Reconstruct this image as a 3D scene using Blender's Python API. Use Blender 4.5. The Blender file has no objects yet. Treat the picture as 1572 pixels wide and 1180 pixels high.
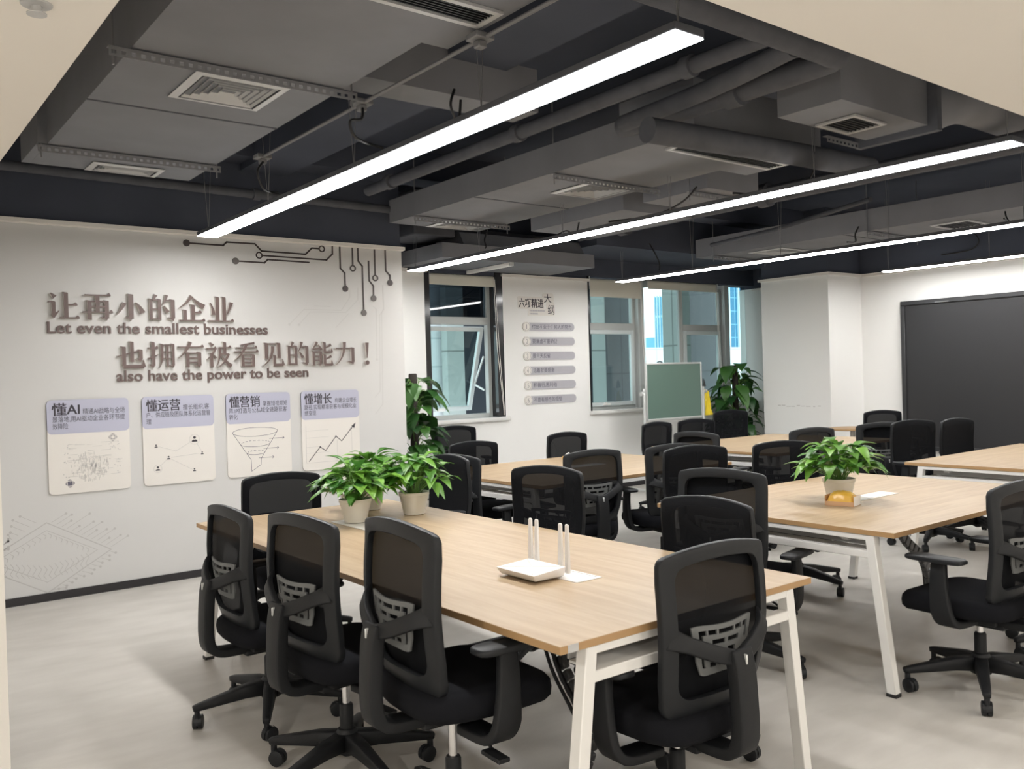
import bpy, bmesh, math, random
from mathutils import Vector, Matrix
R = math.radians
sc = bpy.context.scene
col = sc.collection

# ---------------------------------------------------------------- camera, world, exposure
H = 1.506
YAW, PITCH, ROLL, FPX = 0.660899984, -0.00938217, 0.0292854485, 1353.697
fw = Vector((math.sin(YAW)*math.cos(PITCH), math.cos(YAW)*math.cos(PITCH), math.sin(PITCH)))
rt0 = Vector((math.cos(YAW), -math.sin(YAW), 0)); dn0 = fw.cross(rt0)
rt = rt0*math.cos(ROLL) + dn0*math.sin(ROLL)
dn = -rt0*math.sin(ROLL) + dn0*math.cos(ROLL)
cam = bpy.data.cameras.new('camera'); cam.sensor_fit = 'HORIZONTAL'; cam.sensor_width = 36
cam.lens = FPX/1572*36; cam.clip_start = 0.05; cam.clip_end = 500
camo = bpy.data.objects.new('camera', cam); col.objects.link(camo)
M = Matrix(((rt.x, -dn.x, -fw.x, 0), (rt.y, -dn.y, -fw.y, 0), (rt.z, -dn.z, -fw.z, H), (0, 0, 0, 1)))
camo.matrix_world = M; sc.camera = camo

w = bpy.data.worlds.new('overcast_sky'); sc.world = w; w.use_nodes = True
bg = w.node_tree.nodes['Background']; bg.inputs[0].default_value = (0.86, 0.95, 1.0, 1); bg.inputs[1].default_value = 2.8
sc.view_settings.view_transform = 'Standard'; sc.view_settings.look = 'None'
sc.view_settings.gamma = 1; sc.view_settings.use_curve_mapping = False
sc.view_settings.exposure = 0.0
LIGHT = 44.5           # emission of the strip lights' diffusers
LEDCOL = (1.0, 0.985, 0.965, 1)

# ---------------------------------------------------------------- materials
def mat(name, c, rough=0.6, metal=0.0, spec=0.5, noise=None, bump=None, emit=None):
    m = bpy.data.materials.new(name); m.use_nodes = True
    nt = m.node_tree; p = nt.nodes['Principled BSDF']
    p.inputs['Base Color'].default_value = (*c, 1); p.inputs['Roughness'].default_value = rough
    p.inputs['Metallic'].default_value = metal; p.inputs['Specular IOR Level'].default_value = spec
    tc = None
    if noise or bump:
        tc = nt.nodes.new('ShaderNodeTexCoord')
    if noise:
        scale, amt, stretch = noise
        mp = nt.nodes.new('ShaderNodeMapping'); mp.inputs['Scale'].default_value = stretch
        nt.links.new(tc.outputs['Object'], mp.inputs[0])
        n = nt.nodes.new('ShaderNodeTexNoise'); n.inputs['Scale'].default_value = scale; n.inputs['Detail'].default_value = 4
        nt.links.new(mp.outputs[0], n.inputs['Vector'])
        r = nt.nodes.new('ShaderNodeValToRGB')
        r.color_ramp.elements[0].position = 0.3; r.color_ramp.elements[1].position = 0.7
        r.color_ramp.elements[0].color = (*[x*(1-amt) for x in c], 1); r.color_ramp.elements[1].color = (*[min(1, x*(1+amt)) for x in c], 1)
        nt.links.new(n.outputs['Fac'], r.inputs[0]); nt.links.new(r.outputs[0], p.inputs['Base Color'])
    if bump:
        n = nt.nodes.new('ShaderNodeTexNoise'); n.inputs['Scale'].default_value = bump[0]; n.inputs['Detail'].default_value = 2
        nt.links.new(tc.outputs['Object'], n.inputs['Vector'])
        b = nt.nodes.new('ShaderNodeBump'); b.inputs['Strength'].default_value = bump[1]; b.inputs['Distance'].default_value = 0.002
        nt.links.new(n.outputs['Fac'], b.inputs['Height']); nt.links.new(b.outputs[0], p.inputs['Normal'])
    if emit:
        p.inputs['Emission Color'].default_value = emit[0]; p.inputs['Emission Strength'].default_value = emit[1]
    return m

def mat_wood(name, c1, c2):
    m = bpy.data.materials.new(name); m.use_nodes = True
    nt = m.node_tree; p = nt.nodes['Principled BSDF']; p.inputs['Roughness'].default_value = 0.38
    p.inputs['Specular IOR Level'].default_value = 0.4
    tc = nt.nodes.new('ShaderNodeTexCoord'); mp = nt.nodes.new('ShaderNodeMapping')
    mp.inputs['Scale'].default_value = (0.9, 9, 9); nt.links.new(tc.outputs['Object'], mp.inputs[0])
    n = nt.nodes.new('ShaderNodeTexNoise'); n.inputs['Scale'].default_value = 2.2; n.inputs['Detail'].default_value = 7
    n.inputs['Roughness'].default_value = 0.62; n.inputs['Distortion'].default_value = 0.6
    nt.links.new(mp.outputs[0], n.inputs['Vector'])
    r = nt.nodes.new('ShaderNodeValToRGB'); r.color_ramp.elements[0].position = 0.32; r.color_ramp.elements[1].position = 0.66
    r.color_ramp.elements[0].color = (*c1, 1); r.color_ramp.elements[1].color = (*c2, 1)
    nt.links.new(n.outputs['Fac'], r.inputs[0]); nt.links.new(r.outputs[0], p.inputs['Base Color'])
    return m

def mat_floor():
    m = bpy.data.materials.new('floor_vinyl'); m.use_nodes = True
    nt = m.node_tree; p = nt.nodes['Principled BSDF']; p.inputs['Roughness'].default_value = 0.42
    p.inputs['Specular IOR Level'].default_value = 0.35
    tc = nt.nodes.new('ShaderNodeTexCoord')
    def noise(scale, stretch, det):
        mp = nt.nodes.new('ShaderNodeMapping'); mp.inputs['Scale'].default_value = stretch
        mp.inputs['Rotation'].default_value = (0, 0, 0.35)
        nt.links.new(tc.outputs['Object'], mp.inputs[0])
        n = nt.nodes.new('ShaderNodeTexNoise'); n.inputs['Scale'].default_value = scale; n.inputs['Detail'].default_value = det
        nt.links.new(mp.outputs[0], n.inputs['Vector']); return n
    a = noise(1.1, (1, 1, 1), 5); b = noise(5.0, (0.6, 1.6, 1), 6)
    mx = nt.nodes.new('ShaderNodeMath'); mx.operation = 'ADD'
    nt.links.new(a.outputs['Fac'], mx.inputs[0]); nt.links.new(b.outputs['Fac'], mx.inputs[1])
    r = nt.nodes.new('ShaderNodeValToRGB'); r.color_ramp.elements[0].position = 0.7/2*1.0+0.02; r.color_ramp.elements[1].position = 0.62
    r.color_ramp.elements[0].color = (0.46, 0.437, 0.402, 1); r.color_ramp.elements[1].color = (0.555, 0.532, 0.493, 1)
    hf = nt.nodes.new('ShaderNodeMath'); hf.operation = 'MULTIPLY'; hf.inputs[1].default_value = 0.5
    nt.links.new(mx.outputs[0], hf.inputs[0]); nt.links.new(hf.outputs[0], r.inputs[0])
    nt.links.new(r.outputs[0], p.inputs['Base Color'])
    return m

def mat_mesh(name, c, t):
    """woven mesh cloth: part of the light goes straight through the holes"""
    m = bpy.data.materials.new(name); m.use_nodes = True
    nt = m.node_tree; p = nt.nodes['Principled BSDF']
    p.inputs['Base Color'].default_value = (*c, 1); p.inputs['Roughness'].default_value = 0.85; p.inputs['Specular IOR Level'].default_value = 0.12
    tr = nt.nodes.new('ShaderNodeBsdfTransparent'); mx = nt.nodes.new('ShaderNodeMixShader'); mx.inputs[0].default_value = t
    nt.links.new(p.outputs[0], mx.inputs[1]); nt.links.new(tr.outputs[0], mx.inputs[2])
    nt.links.new(mx.outputs[0], nt.nodes['Material Output'].inputs[0])
    return m

def mat_glass(name, tint, refl=0.9):
    m = bpy.data.materials.new(name); m.use_nodes = True
    nt = m.node_tree; nt.nodes.remove(nt.nodes['Principled BSDF'])
    tr = nt.nodes.new('ShaderNodeBsdfTransparent'); tr.inputs[0].default_value = (*tint, 1)
    gl = nt.nodes.new('ShaderNodeBsdfGlossy'); gl.inputs['Roughness'].default_value = 0.02
    lw = nt.nodes.new('ShaderNodeLayerWeight'); lw.inputs[0].default_value = 0.5
    pw = nt.nodes.new('ShaderNodeMath'); pw.operation = 'POWER'; pw.inputs[1].default_value = 5; nt.links.new(lw.outputs['Facing'], pw.inputs[0])
    fr = nt.nodes.new('ShaderNodeMath'); fr.operation = 'MULTIPLY_ADD'; fr.inputs[1].default_value = 0.95; fr.inputs[2].default_value = 0.045; nt.links.new(pw.outputs[0], fr.inputs[0])
    mx = nt.nodes.new('ShaderNodeMixShader')
    nt.links.new(fr.outputs[0], mx.inputs[0]); nt.links.new(tr.outputs[0], mx.inputs[1]); nt.links.new(gl.outputs[0], mx.inputs[2])
    nt.links.new(mx.outputs[0], nt.nodes['Material Output'].inputs[0])
    return m

def mat_leaf(name, dark, light):
    m = bpy.data.materials.new(name); m.use_nodes = True
    nt = m.node_tree; p = nt.nodes['Principled BSDF']; p.inputs['Roughness'].default_value = 0.35
    g = nt.nodes.new('ShaderNodeNewGeometry'); r = nt.nodes.new('ShaderNodeValToRGB')
    r.color_ramp.elements[0].color = (*dark, 1); r.color_ramp.elements[1].color = (*light, 1)
    nt.links.new(g.outputs['Random Per Island'], r.inputs[0]); nt.links.new(r.outputs[0], p.inputs['Base Color'])
    tl = nt.nodes.new('ShaderNodeBsdfTranslucent'); nt.links.new(r.outputs[0], tl.inputs[0])
    mx = nt.nodes.new('ShaderNodeMixShader'); mx.inputs[0].default_value = 0.25
    nt.links.new(p.outputs[0], mx.inputs[1]); nt.links.new(tl.outputs[0], mx.inputs[2])
    nt.links.new(mx.outputs[0], nt.nodes['Material Output'].inputs[0])
    return m

def mat_tiles(name, c, mortar, sx, sy, ms=0.02, rough=0.6, spec=0.4):
    """rectangular panels with joints; brick texture laid on the x/z (or y/z) plane"""
    m = bpy.data.materials.new(name); m.use_nodes = True
    nt = m.node_tree; p = nt.nodes['Principled BSDF']; p.inputs['Roughness'].default_value = rough; p.inputs['Specular IOR Level'].default_value = spec
    tc = nt.nodes.new('ShaderNodeTexCoord'); sp = nt.nodes.new('ShaderNodeSeparateXYZ'); nt.links.new(tc.outputs['Object'], sp.inputs[0])
    ad = nt.nodes.new('ShaderNodeMath'); ad.operation = 'ADD'; nt.links.new(sp.outputs[0], ad.inputs[0]); nt.links.new(sp.outputs[1], ad.inputs[1])
    cb = nt.nodes.new('ShaderNodeCombineXYZ'); nt.links.new(ad.outputs[0], cb.inputs[0]); nt.links.new(sp.outputs[2], cb.inputs[1])
    br = nt.nodes.new('ShaderNodeTexBrick'); br.offset = 0.0
    br.inputs['Color1'].default_value = (*c, 1); br.inputs['Color2'].default_value = (*[x*0.93 for x in c], 1); br.inputs['Mortar'].default_value = (*mortar, 1)
    br.inputs['Scale'].default_value = 1.0; br.inputs['Brick Width'].default_value = sx; br.inputs['Row Height'].default_value = sy
    br.inputs['Mortar Size'].default_value = ms
    nt.links.new(cb.outputs[0], br.inputs['Vector']); nt.links.new(br.outputs[0], p.inputs['Base Color'])
    return m

def mat_light(name, strength):
    m = bpy.data.materials.new(name); m.use_nodes = True
    p = m.node_tree.nodes['Principled BSDF']; p.inputs['Base Color'].default_value = (0.9, 0.9, 0.9, 1)
    p.inputs['Emission Color'].default_value = LEDCOL; p.inputs['Emission Strength'].default_value = strength
    return m

MT = {}
MT['wall'] = mat('white_wall_paint', (0.80, 0.795, 0.775), 0.85, spec=0.2)
MT['wallgrey'] = mat('pale_grey_wall', (0.605, 0.600, 0.588), 0.85, spec=0.2, noise=(2.0, 0.012, (1, 1, 1)))  # slogan wall: greyer base colour than the other walls
MT['soffit'] = mat('cream_ceiling_paint', (0.78, 0.745, 0.695), 0.9, spec=0.2)
MT['trim'] = mat('white_trim', (0.74, 0.71, 0.67), 0.6)
MT['dark'] = mat('dark_ceiling_paint', (0.066, 0.074, 0.098), 0.85, spec=0.2, noise=(1.5, 0.12, (1, 1, 1)))
MT['duct'] = mat('grey_duct_board', (0.196, 0.199, 0.217), 0.85, spec=0.2, noise=(3, 0.06, (1, 1, 1)))
MT['pipe'] = mat('grey_pipe_wrap', (0.090, 0.093, 0.106), 0.8, spec=0.2, noise=(8, 0.12, (1, 1, 1)))
MT['conduit'] = mat('conduit_steel', (0.22, 0.22, 0.23), 0.5, metal=0.3)
MT['vent'] = mat('vent_aluminium', (0.50, 0.50, 0.50), 0.45, metal=0.2)
MT['ventdark'] = mat('vent_opening', (0.02, 0.02, 0.022), 0.9)
MT['base'] = mat('black_baseboard', (0.022, 0.020, 0.022), 0.45)
MT['floor'] = mat_floor()
MT['wood'] = mat_wood('oak_laminate', (0.375, 0.262, 0.155), (0.475, 0.362, 0.235))
MT['edge'] = mat('oak_edge_band', (0.40, 0.245, 0.115), 0.45)
MT['white_metal'] = mat('white_powder_coat', (0.74, 0.73, 0.71), 0.45)
MT['grey_panel'] = mat('pale_grey_panel', (0.52, 0.52, 0.52), 0.5)
MT['plastic'] = mat('black_plastic', (0.012, 0.0128, 0.0145), 0.5, spec=0.25, bump=(900, 0.25))
MT['plastic2'] = mat('charcoal_plastic', (0.0135, 0.0148, 0.017), 0.45, spec=0.28)
MT['fabric'] = mat('black_fabric', (0.008, 0.0085, 0.011), 0.95, spec=0.15, bump=(1200, 0.5))
MT['mesh'] = mat_mesh('black_mesh_cloth', (0.0055, 0.006, 0.0075), 0.040)
MT['lumbar'] = mat('grey_plastic', (0.13, 0.135, 0.135), 0.5)
MT['chrome'] = mat('chrome', (0.75, 0.75, 0.76), 0.18, metal=1.0)
MT['letter'] = mat('brown_letter_face', (0.125, 0.085, 0.078), 0.45, noise=(300, 0.1, (8, 1, 1)))
MT['letter_side'] = mat('letter_return', (0.62, 0.58, 0.55), 0.5)
MT['ink'] = mat('dark_ink', (0.045, 0.04, 0.05), 0.7)
MT['trace'] = mat('dark_brown_strip', (0.055, 0.042, 0.042), 0.5)
MT['tracegrey'] = mat('brown_grey_disc', (0.13, 0.118, 0.112), 0.6)
MT['faint'] = mat('faint_print', (0.49, 0.48, 0.468), 0.85, spec=0.2)
MT['fainter'] = mat('very_faint_print', (0.553, 0.547, 0.535), 0.85, spec=0.2)
MT['panel'] = mat('cream_panel', (0.73, 0.70, 0.655), 0.55)
MT['lilac'] = mat('lilac_header', (0.45, 0.455, 0.56), 0.55)
MT['plaquegrey'] = mat('grey_lilac_plaque', (0.42, 0.41, 0.44), 0.5)
MT['plaqueink'] = mat('slate_ink', (0.13, 0.125, 0.16), 0.6)
MT['numink'] = mat('grey_number_ink', (0.35, 0.34, 0.33), 0.6)
MT['screen'] = mat('black_display', (0.022, 0.022, 0.024), 0.38, spec=0.5)
MT['screenframe'] = mat('charcoal_bezel', (0.028, 0.029, 0.031), 0.4)
MT['board'] = mat('green_writing_board', (0.115, 0.185, 0.155), 0.35, spec=0.5)
MT['alu'] = mat('anodised_aluminium', (0.62, 0.63, 0.62), 0.35, metal=0.4)
MT['winframe'] = mat('grey_window_frame', (0.42, 0.44, 0.43), 0.45)
MT['winpale'] = mat('pale_window_sash', (0.55, 0.60, 0.60), 0.4)
MT['jamb'] = mat('black_mirror_jamb', (0.02, 0.02, 0.022), 0.12, spec=0.6)
MT['glass'] = mat_glass('window_glass', (0.80, 0.88, 0.87))
MT['glassdark'] = mat_glass('tinted_window_glass', (0.20, 0.23, 0.25))
MT['sill'] = mat('white_stone_sill', (0.72, 0.71, 0.69), 0.3)
MT['blind'] = mat('cream_roller_blind', (0.66, 0.64, 0.56), 0.7)
MT['pot'] = mat('ivory_plastic_pot', (0.74, 0.70, 0.62), 0.45)
MT['soil'] = mat('dark_soil', (0.03, 0.02, 0.013), 0.95, bump=(150, 1.0))
MT['leaf'] = mat_leaf('leaf_green', (0.03, 0.13, 0.02), (0.20, 0.42, 0.06))
MT['leafdark'] = mat_leaf('deep_leaf_green', (0.012, 0.05, 0.014), (0.07, 0.19, 0.035))
MT['stem'] = mat('plant_stem', (0.12, 0.25, 0.05), 0.6)
MT['moss'] = mat('brown_moss_pole', (0.03, 0.025, 0.02), 0.95, bump=(90, 1.0))
MT['router'] = mat('white_plastic', (0.80, 0.77, 0.74), 0.35)
MT['tissuewood'] = mat('kraft_carton', (0.60, 0.36, 0.20), 0.7)
MT['gold'] = mat('gold_film', (0.72, 0.42, 0.06), 0.28, spec=0.6)
MT['yellow'] = mat('yellow_plastic_film', (0.72, 0.55, 0.02), 0.4)
MT['black'] = mat('matt_black', (0.012, 0.012, 0.013), 0.6)
MT['cable'] = mat('black_cable', (0.012, 0.012, 0.014), 0.55)
MT['link'] = mat('grey_cable_link', (0.06, 0.06, 0.062), 0.35)
MT['wire'] = mat('steel_wire', (0.25, 0.25, 0.26), 0.4, metal=0.6)
MT['led'] = mat_light('led_diffuser', LIGHT)
MT['fill_led'] = mat_light('fill_lens_glow', 1.0)  # glowing lens of the added passage lamps
MT['facade'] = mat_tiles('pale_green_stone', (0.40, 0.445, 0.425), (0.2, 0.22, 0.21), 1.6, 0.95, 0.012)
MT['facadegrey'] = mat_tiles('grey_stone_panel', (0.105, 0.11, 0.118), (0.06, 0.06, 0.065), 2.2, 1.5, 0.01)
MT['facadedark'] = mat_tiles('dark_glass_facade', (0.035, 0.042, 0.052), (0.02, 0.024, 0.03), 2.4, 1.7, 0.01, 0.3)
MT['parapet'] = mat_tiles('white_tile_parapet', (0.82, 0.87, 0.88), (0.55, 0.62, 0.64), 0.9, 0.42, 0.012)
MT['tower'] = mat_tiles('blue_glass_tower', (0.14, 0.40, 0.56), (0.45, 0.72, 0.82), 1.5, 3.3, 0.10, 0.25)
MT['towerdeep'] = mat_tiles('deep_blue_glass_tower', (0.045, 0.22, 0.38), (0.18, 0.44, 0.60), 0.75, 0.95, 0.035, 0.2)
MT['fin'] = mat('white_facade_fin', (0.62, 0.80, 0.86), 0.5)
MT['stain'] = mat('grey_scuff', (0.52, 0.50, 0.48), 0.8)

# ---------------------------------------------------------------- mesh helpers
class MB:
    def __init__(s): s.v = []; s.f = []; s.mi = []; s.cur = 0
    def add(s, vs, fs):
        o = len(s.v); s.v += [tuple(x) for x in vs]
        for f in fs: s.f.append([i+o for i in f]); s.mi.append(s.cur)
        return s
    def box(s, x0, x1, y0, y1, z0, z1, M=None):
        vs = [(x, y, z) for x in (x0, x1) for y in (y0, y1) for z in (z0, z1)]
        if M is not None: vs = [M @ Vector(q) for q in vs]
        return s.add(vs, [(0, 1, 3, 2), (4, 6, 7, 5), (0, 4, 5, 1), (2, 3, 7, 6), (0, 2, 6, 4), (1, 5, 7, 3)])
    def beam(s, p, q, wx, wy, up=(0, 0, 1), wx2=None, wy2=None):
        """rectangular bar from p to q; wx along side, wy along up"""
        p = Vector(p); q = Vector(q); d = (q-p).normalized(); u = Vector(up)
        sd = d.cross(u)
        if sd.length < 1e-5: sd = d.cross(Vector((0, 1, 0)))
        sd.normalize(); u = sd.cross(d)
        wx2 = wx if wx2 is None else wx2; wy2 = wy if wy2 is None else wy2
        vs = []
        for c, a, b in ((p, wx, wy), (q, wx2, wy2)):
            vs += [c+sd*a/2+u*b/2, c-sd*a/2+u*b/2, c-sd*a/2-u*b/2, c+sd*a/2-u*b/2]
        return s.add(vs, [(3, 2, 1, 0), (4, 5, 6, 7), (0, 1, 5, 4), (1, 2, 6, 5), (2, 3, 7, 6), (3, 0, 4, 7)])
    def cyl(s, p, q, r0, r1=None, n=16, cap=True):
        p = Vector(p); q = Vector(q); r1 = r0 if r1 is None else r1
        return s.tube([p, q], [r0, r1], n, cap)
    def tube(s, pts, r, n=8, cap=True):
        pts = [Vector(p) for p in pts]; k = len(pts)
        rs = r if isinstance(r, (list, tuple)) else [r]*k
        d = (pts[1]-pts[0]).normalized()
        a = d.orthogonal().normalized(); vs = []; fs = []
        for i in range(k):
            t = (pts[min(i+1, k-1)]-pts[max(i-1, 0)]).normalized()
            a = (a - t*a.dot(t))
            a = a.normalized() if a.length > 1e-6 else t.orthogonal().normalized()
            b = t.cross(a)
            for j in range(n):
                an = 2*math.pi*j/n; vs.append(pts[i]+a*math.cos(an)*rs[i]+b*math.sin(an)*rs[i])
        for i in range(k-1):
            for j in range(n):
                fs.append((i*n+j, i*n+(j+1) % n, (i+1)*n+(j+1) % n, (i+1)*n+j))
        if cap: fs += [tuple(range(n))[::-1], tuple((k-1)*n+j for j in range(n))]
        return s.add(vs, fs)
    def sweep(s, pts, secs, side=(1, 0, 0)):
        """rectangular section swept along pts; secs = (width along side, thickness)"""
        pts = [Vector(p) for p in pts]; sd = Vector(side).normalized(); vs = []; fs = []; k = len(pts)
        for i in range(k):
            t = (pts[min(i+1, k-1)]-pts[max(i-1, 0)]).normalized(); n_ = t.cross(sd).normalized()
            a, b = secs[i] if isinstance(secs[0], (tuple, list)) else secs
            vs += [pts[i]+sd*a/2+n_*b/2, pts[i]-sd*a/2+n_*b/2, pts[i]-sd*a/2-n_*b/2, pts[i]+sd*a/2-n_*b/2]
        for i in range(k-1):
            for j in range(4): fs.append((i*4+j, i*4+(j+1) % 4, (i+1)*4+(j+1) % 4, (i+1)*4+j))
        fs += [(3, 2, 1, 0), tuple((k-1)*4+j for j in range(4))]
        return s.add(vs, fs)
    def lathe(s, prof, n=24, c=(0, 0, 0), cap=True):
        vs = []; fs = []; k = len(prof)
        for r, z in prof:
            for j in range(n):
                a = 2*math.pi*j/n; vs.append((c[0]+r*math.cos(a), c[1]+r*math.sin(a), c[2]+z))
        for i in range(k-1):
            for j in range(n): fs.append((i*n+j, i*n+(j+1) % n, (i+1)*n+(j+1) % n, (i+1)*n+j))
        if cap: fs += [tuple(range(n))[::-1], tuple((k-1)*n+j for j in range(n))]
        return s.add(vs, fs)
    def prism(s, poly, d, f):
        """poly: 2-D outline (CCW), extruded from depth 0 to d; f maps (x, y, depth) to 3-D"""
        n = len(poly)
        vs = [f(x, y, 0) for x, y in poly]+[f(x, y, d) for x, y in poly]
        fs = [tuple(range(n))[::-1], tuple(range(n, 2*n))]+[(i, (i+1) % n, n+(i+1) % n, n+i) for i in range(n)]
        return s.add(vs, fs)
    def build(s, name, m, parent=None, smooth=None, bevel=None, loc=None):
        me = bpy.data.meshes.new(name); me.from_pydata(s.v, [], s.f)
        ms = m if isinstance(m, (list, tuple)) else [m]
        for x in ms: me.materials.append(x)
        if any(s.mi): me.polygons.foreach_set('material_index', s.mi)
        bm = bmesh.new(); bm.from_mesh(me)
        bmesh.ops.recalc_face_normals(bm, faces=bm.faces)
        if bevel:
            es = [e for e in bm.edges if len(e.link_faces) == 2 and e.calc_face_angle(0) > R(35)]
            bmesh.ops.bevel(bm, geom=es, offset=bevel[0], segments=bevel[1], profile=0.5, affect='EDGES', clamp_overlap=True)
        bm.to_mesh(me); bm.free()
        if smooth or bevel:
            me.shade_smooth(); me.set_sharp_from_angle(angle=R(smooth or 40))
        o = bpy.data.objects.new(name, me); col.objects.link(o)
        if parent is not None: o.parent = parent
        if loc is not None: o.location = loc
        return o

def tag(o, label=None, cat=None, group=None, kind=None):
    if label: o['label'] = label
    if cat: o['category'] = cat
    if group: o['group'] = group
    if kind: o['kind'] = kind
    return o
def empty(name, loc, rz=0.0):
    o = bpy.data.objects.new(name, None); col.objects.link(o); o.location = loc; o.rotation_euler = (0, 0, rz)
    o.empty_display_size = 0.1
    return o
def dup(root):
    r = root.copy(); col.objects.link(r)
    for ch in root.children:
        c = ch.copy(); col.objects.link(c); c.parent = r
        for g in ch.children:
            d = g.copy(); col.objects.link(d); d.parent = c
    return r
def struct(name, mb, m, label=None, cat=None, parent=None, **k):
    o = mb.build(name, m, parent, **k)
    if parent is None: o['kind'] = 'structure'
    if label: o['label'] = label
    if cat: o['category'] = cat
    return o
def qcurve(a, b, c, n=10):
    a, b, c = Vector(a), Vector(b), Vector(c)
    return [a*(1-t)**2+b*2*t*(1-t)+c*t*t for t in [i/n for i in range(n+1)]]
def smoothpath(pts, n=6):
    pts = [Vector(p) for p in pts]; out = []
    for i in range(len(pts)-1):
        p0 = pts[max(i-1, 0)]; p1 = pts[i]; p2 = pts[i+1]; p3 = pts[min(i+2, len(pts)-1)]
        for k in range(n):
            t = k/n
            out.append(0.5*((2*p1)+(p2-p0)*t+(2*p0-5*p1+4*p2-p3)*t*t+(-p0+3*p1-3*p2+p3)*t**3))
    return out+[pts[-1]]
# ================================================================ the setting
ZC = 3.55; ZT = 2.72; YL = 7.016; YB = 8.3; XR = 10.9
struct('floor', MB().box(-2.5, XR+.3, -3, 8.6, -0.12, 0), MT['floor'])
m = MB().box(0.5, XR+.3, 1.385, 8.6, ZC, ZC+.15)
struct('ceiling', m, MT['dark'])
m = MB().box(-2.5, 0.56, 1.385, YL, 2.4, 2.52).box(-2.5, XR, -3, 1.385, 2.4, 2.52)
m.box(0.44, 0.56, 1.385, YL, 2.52, ZC+.15).box(0.44, XR, 1.265, 1.385, 2.52, ZC+.15)
struct('ceiling_soffit', m, MT['soffit'], 'lower cream ceiling the dark ceiling well is cut into', None)
# left text wall: a solid block with its end at x = 4.21
struct('wall_left', MB().box(0.5, 4.21, YL, YB, 0, ZT), MT['wallgrey'])
struct('trim_1', MB().box(0.5, 4.235, YL-.03, YL, 2.69, ZT).box(0.5, 4.222, YL-.016, YL, 2.684, 2.69).box(4.21, 4.235, YL, YB, 2.69, ZT), MT['trim'])
struct('baseboard_left', MB().box(0.53, 4.222, YL-.012, YL, 0, 0.058).box(4.21, 4.222, YL, YB, 0, 0.058), MT['base'])
struct('wall_left_upper', MB().box(0.56, 4.21, YL+.02, YB, ZT, ZC), MT['dark'])
# wall stub whose corner is the white strip at the left edge of the photo
struct('wall_near_left', MB().box(-2.5, 0.522, 3.9, YL, 0, 2.4), MT['soffit'])
struct('wall_side', MB().box(-2.62, -2.5, -3, YL, 0, 2.5), MT['wall'])
struct('wall_near', MB().box(-2.5, XR+.3, -3.12, -3, 0, 2.5), MT['wall'])
# window wall
m = MB().box(4.21, 5.26, YB, YB+.25, 0, ZT).box(5.26, 6.35, YB, YB+.25, 0, 1.0).box(6.35, 7.72, YB, YB+.25, 0, ZT).box(7.72, 11.13, YB, YB+.25, 0, 1.0)
struct('wall_back', m, MT['wall'])
m = MB().box(4.21, 5.29, YB-.03, YB, 2.685, ZT).box(6.33, 7.74, YB-.03, YB, 2.69, ZT)
struct('trim_2', m, MT['trim'])
struct('wall_back_upper', MB().box(4.21, 11.2, YB, YB+.25, 2.76, ZC).box(5.2, 6.4, YB+.02, YB+.25, 2.69, 2.76).box(4.21, 5.26, YB+.01, YB+.25, ZT, 2.76).box(6.35, 7.72, YB+.01, YB+.25, ZT, 2.76), MT['dark'])
# right wall and the corner pillar
struct('wall_right', MB().box(XR, XR+.3, -3, 7.42, 0, ZT).box(11.13, XR+.3, 7.42, YB+.25, 0, ZT), MT['wall'])
struct('wall_right_upper', MB().box(XR+.02, XR+.3, 1.2, 7.42, ZT, ZC).box(11.15, XR+.3, 7.42, YB+.25, ZT, ZC), MT['dark'])
struct('trim_3', MB().box(XR-.03, XR, 1.385, 6.4, 2.69, ZT).box(XR-.016, XR, 1.385, 6.4, 2.684, 2.69).box(11.10, 11.13, 7.42, YB, 2.69, ZT), MT['trim'])
struct('wall_corner_pillar', MB().box(10.13, XR, 6.4, 7.42, 0, ZT), MT['wall'])
struct('wall_corner_pillar_upper', MB().box(10.15, XR, 6.42, 7.42, ZT, ZC), MT['dark'])
struct('trim_4', MB().box(10.10, XR, 6.37, 6.4, 2.69, ZT).box(10.10, 10.13, 6.4, 7.45, 2.69, ZT).box(10.116, XR, 6.384, 6.4, 2.684, 2.69).box(10.114, 10.13, 6.384, 7.42, 2.684, 2.69), MT['trim'])
struct('baseboard_right', MB().box(XR-.012, XR, 1.385, 6.4, 0, .058).box(10.118, XR, 6.388, 6.4, 0, .058).box(10.118, 10.13, 6.4, 7.42, 0, .058), MT['base'])
struct('baseboard_back', MB().box(4.22, 11.13, YB-.012, YB, 0, .058), MT['base'])
# faint scuff line on the pillar
random.seed(3)
m = MB()
for i in range(9):
    y = 6.55+i*.075+random.uniform(-.01, .01); z = 1.0+random.uniform(-.008, .006)
    m.box(10.1285, 10.1305, y, y+random.uniform(.03, .07), z, z+random.uniform(.004, .011))
tag(m.build('wall_scuff', MT['stain']), 'grey rubbed scuff line across the white corner pillar', 'scuff')

# ---- windows
def frame_rect(mb, x0, x1, z0, z1, y0, y1, t):
    mb.box(x0, x0+t, y0, y1, z0, z1).box(x1-t, x1, y0, y1, z0, z1).box(x0+t, x1-t, y0, y1, z0, z0+t).box(x0+t, x1-t, y0, y1, z1-t, z1)
    return mb
def window(n, x0, x1, zt, xm=None):
    e = empty('window_%d' % n, (x0, YB+.14, 1.03)); e['kind'] = 'structure'; return e
def part(o, root):
    o.parent = root; o.matrix_parent_inverse = Matrix.Translation(root.location).inverted(); return o
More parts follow.
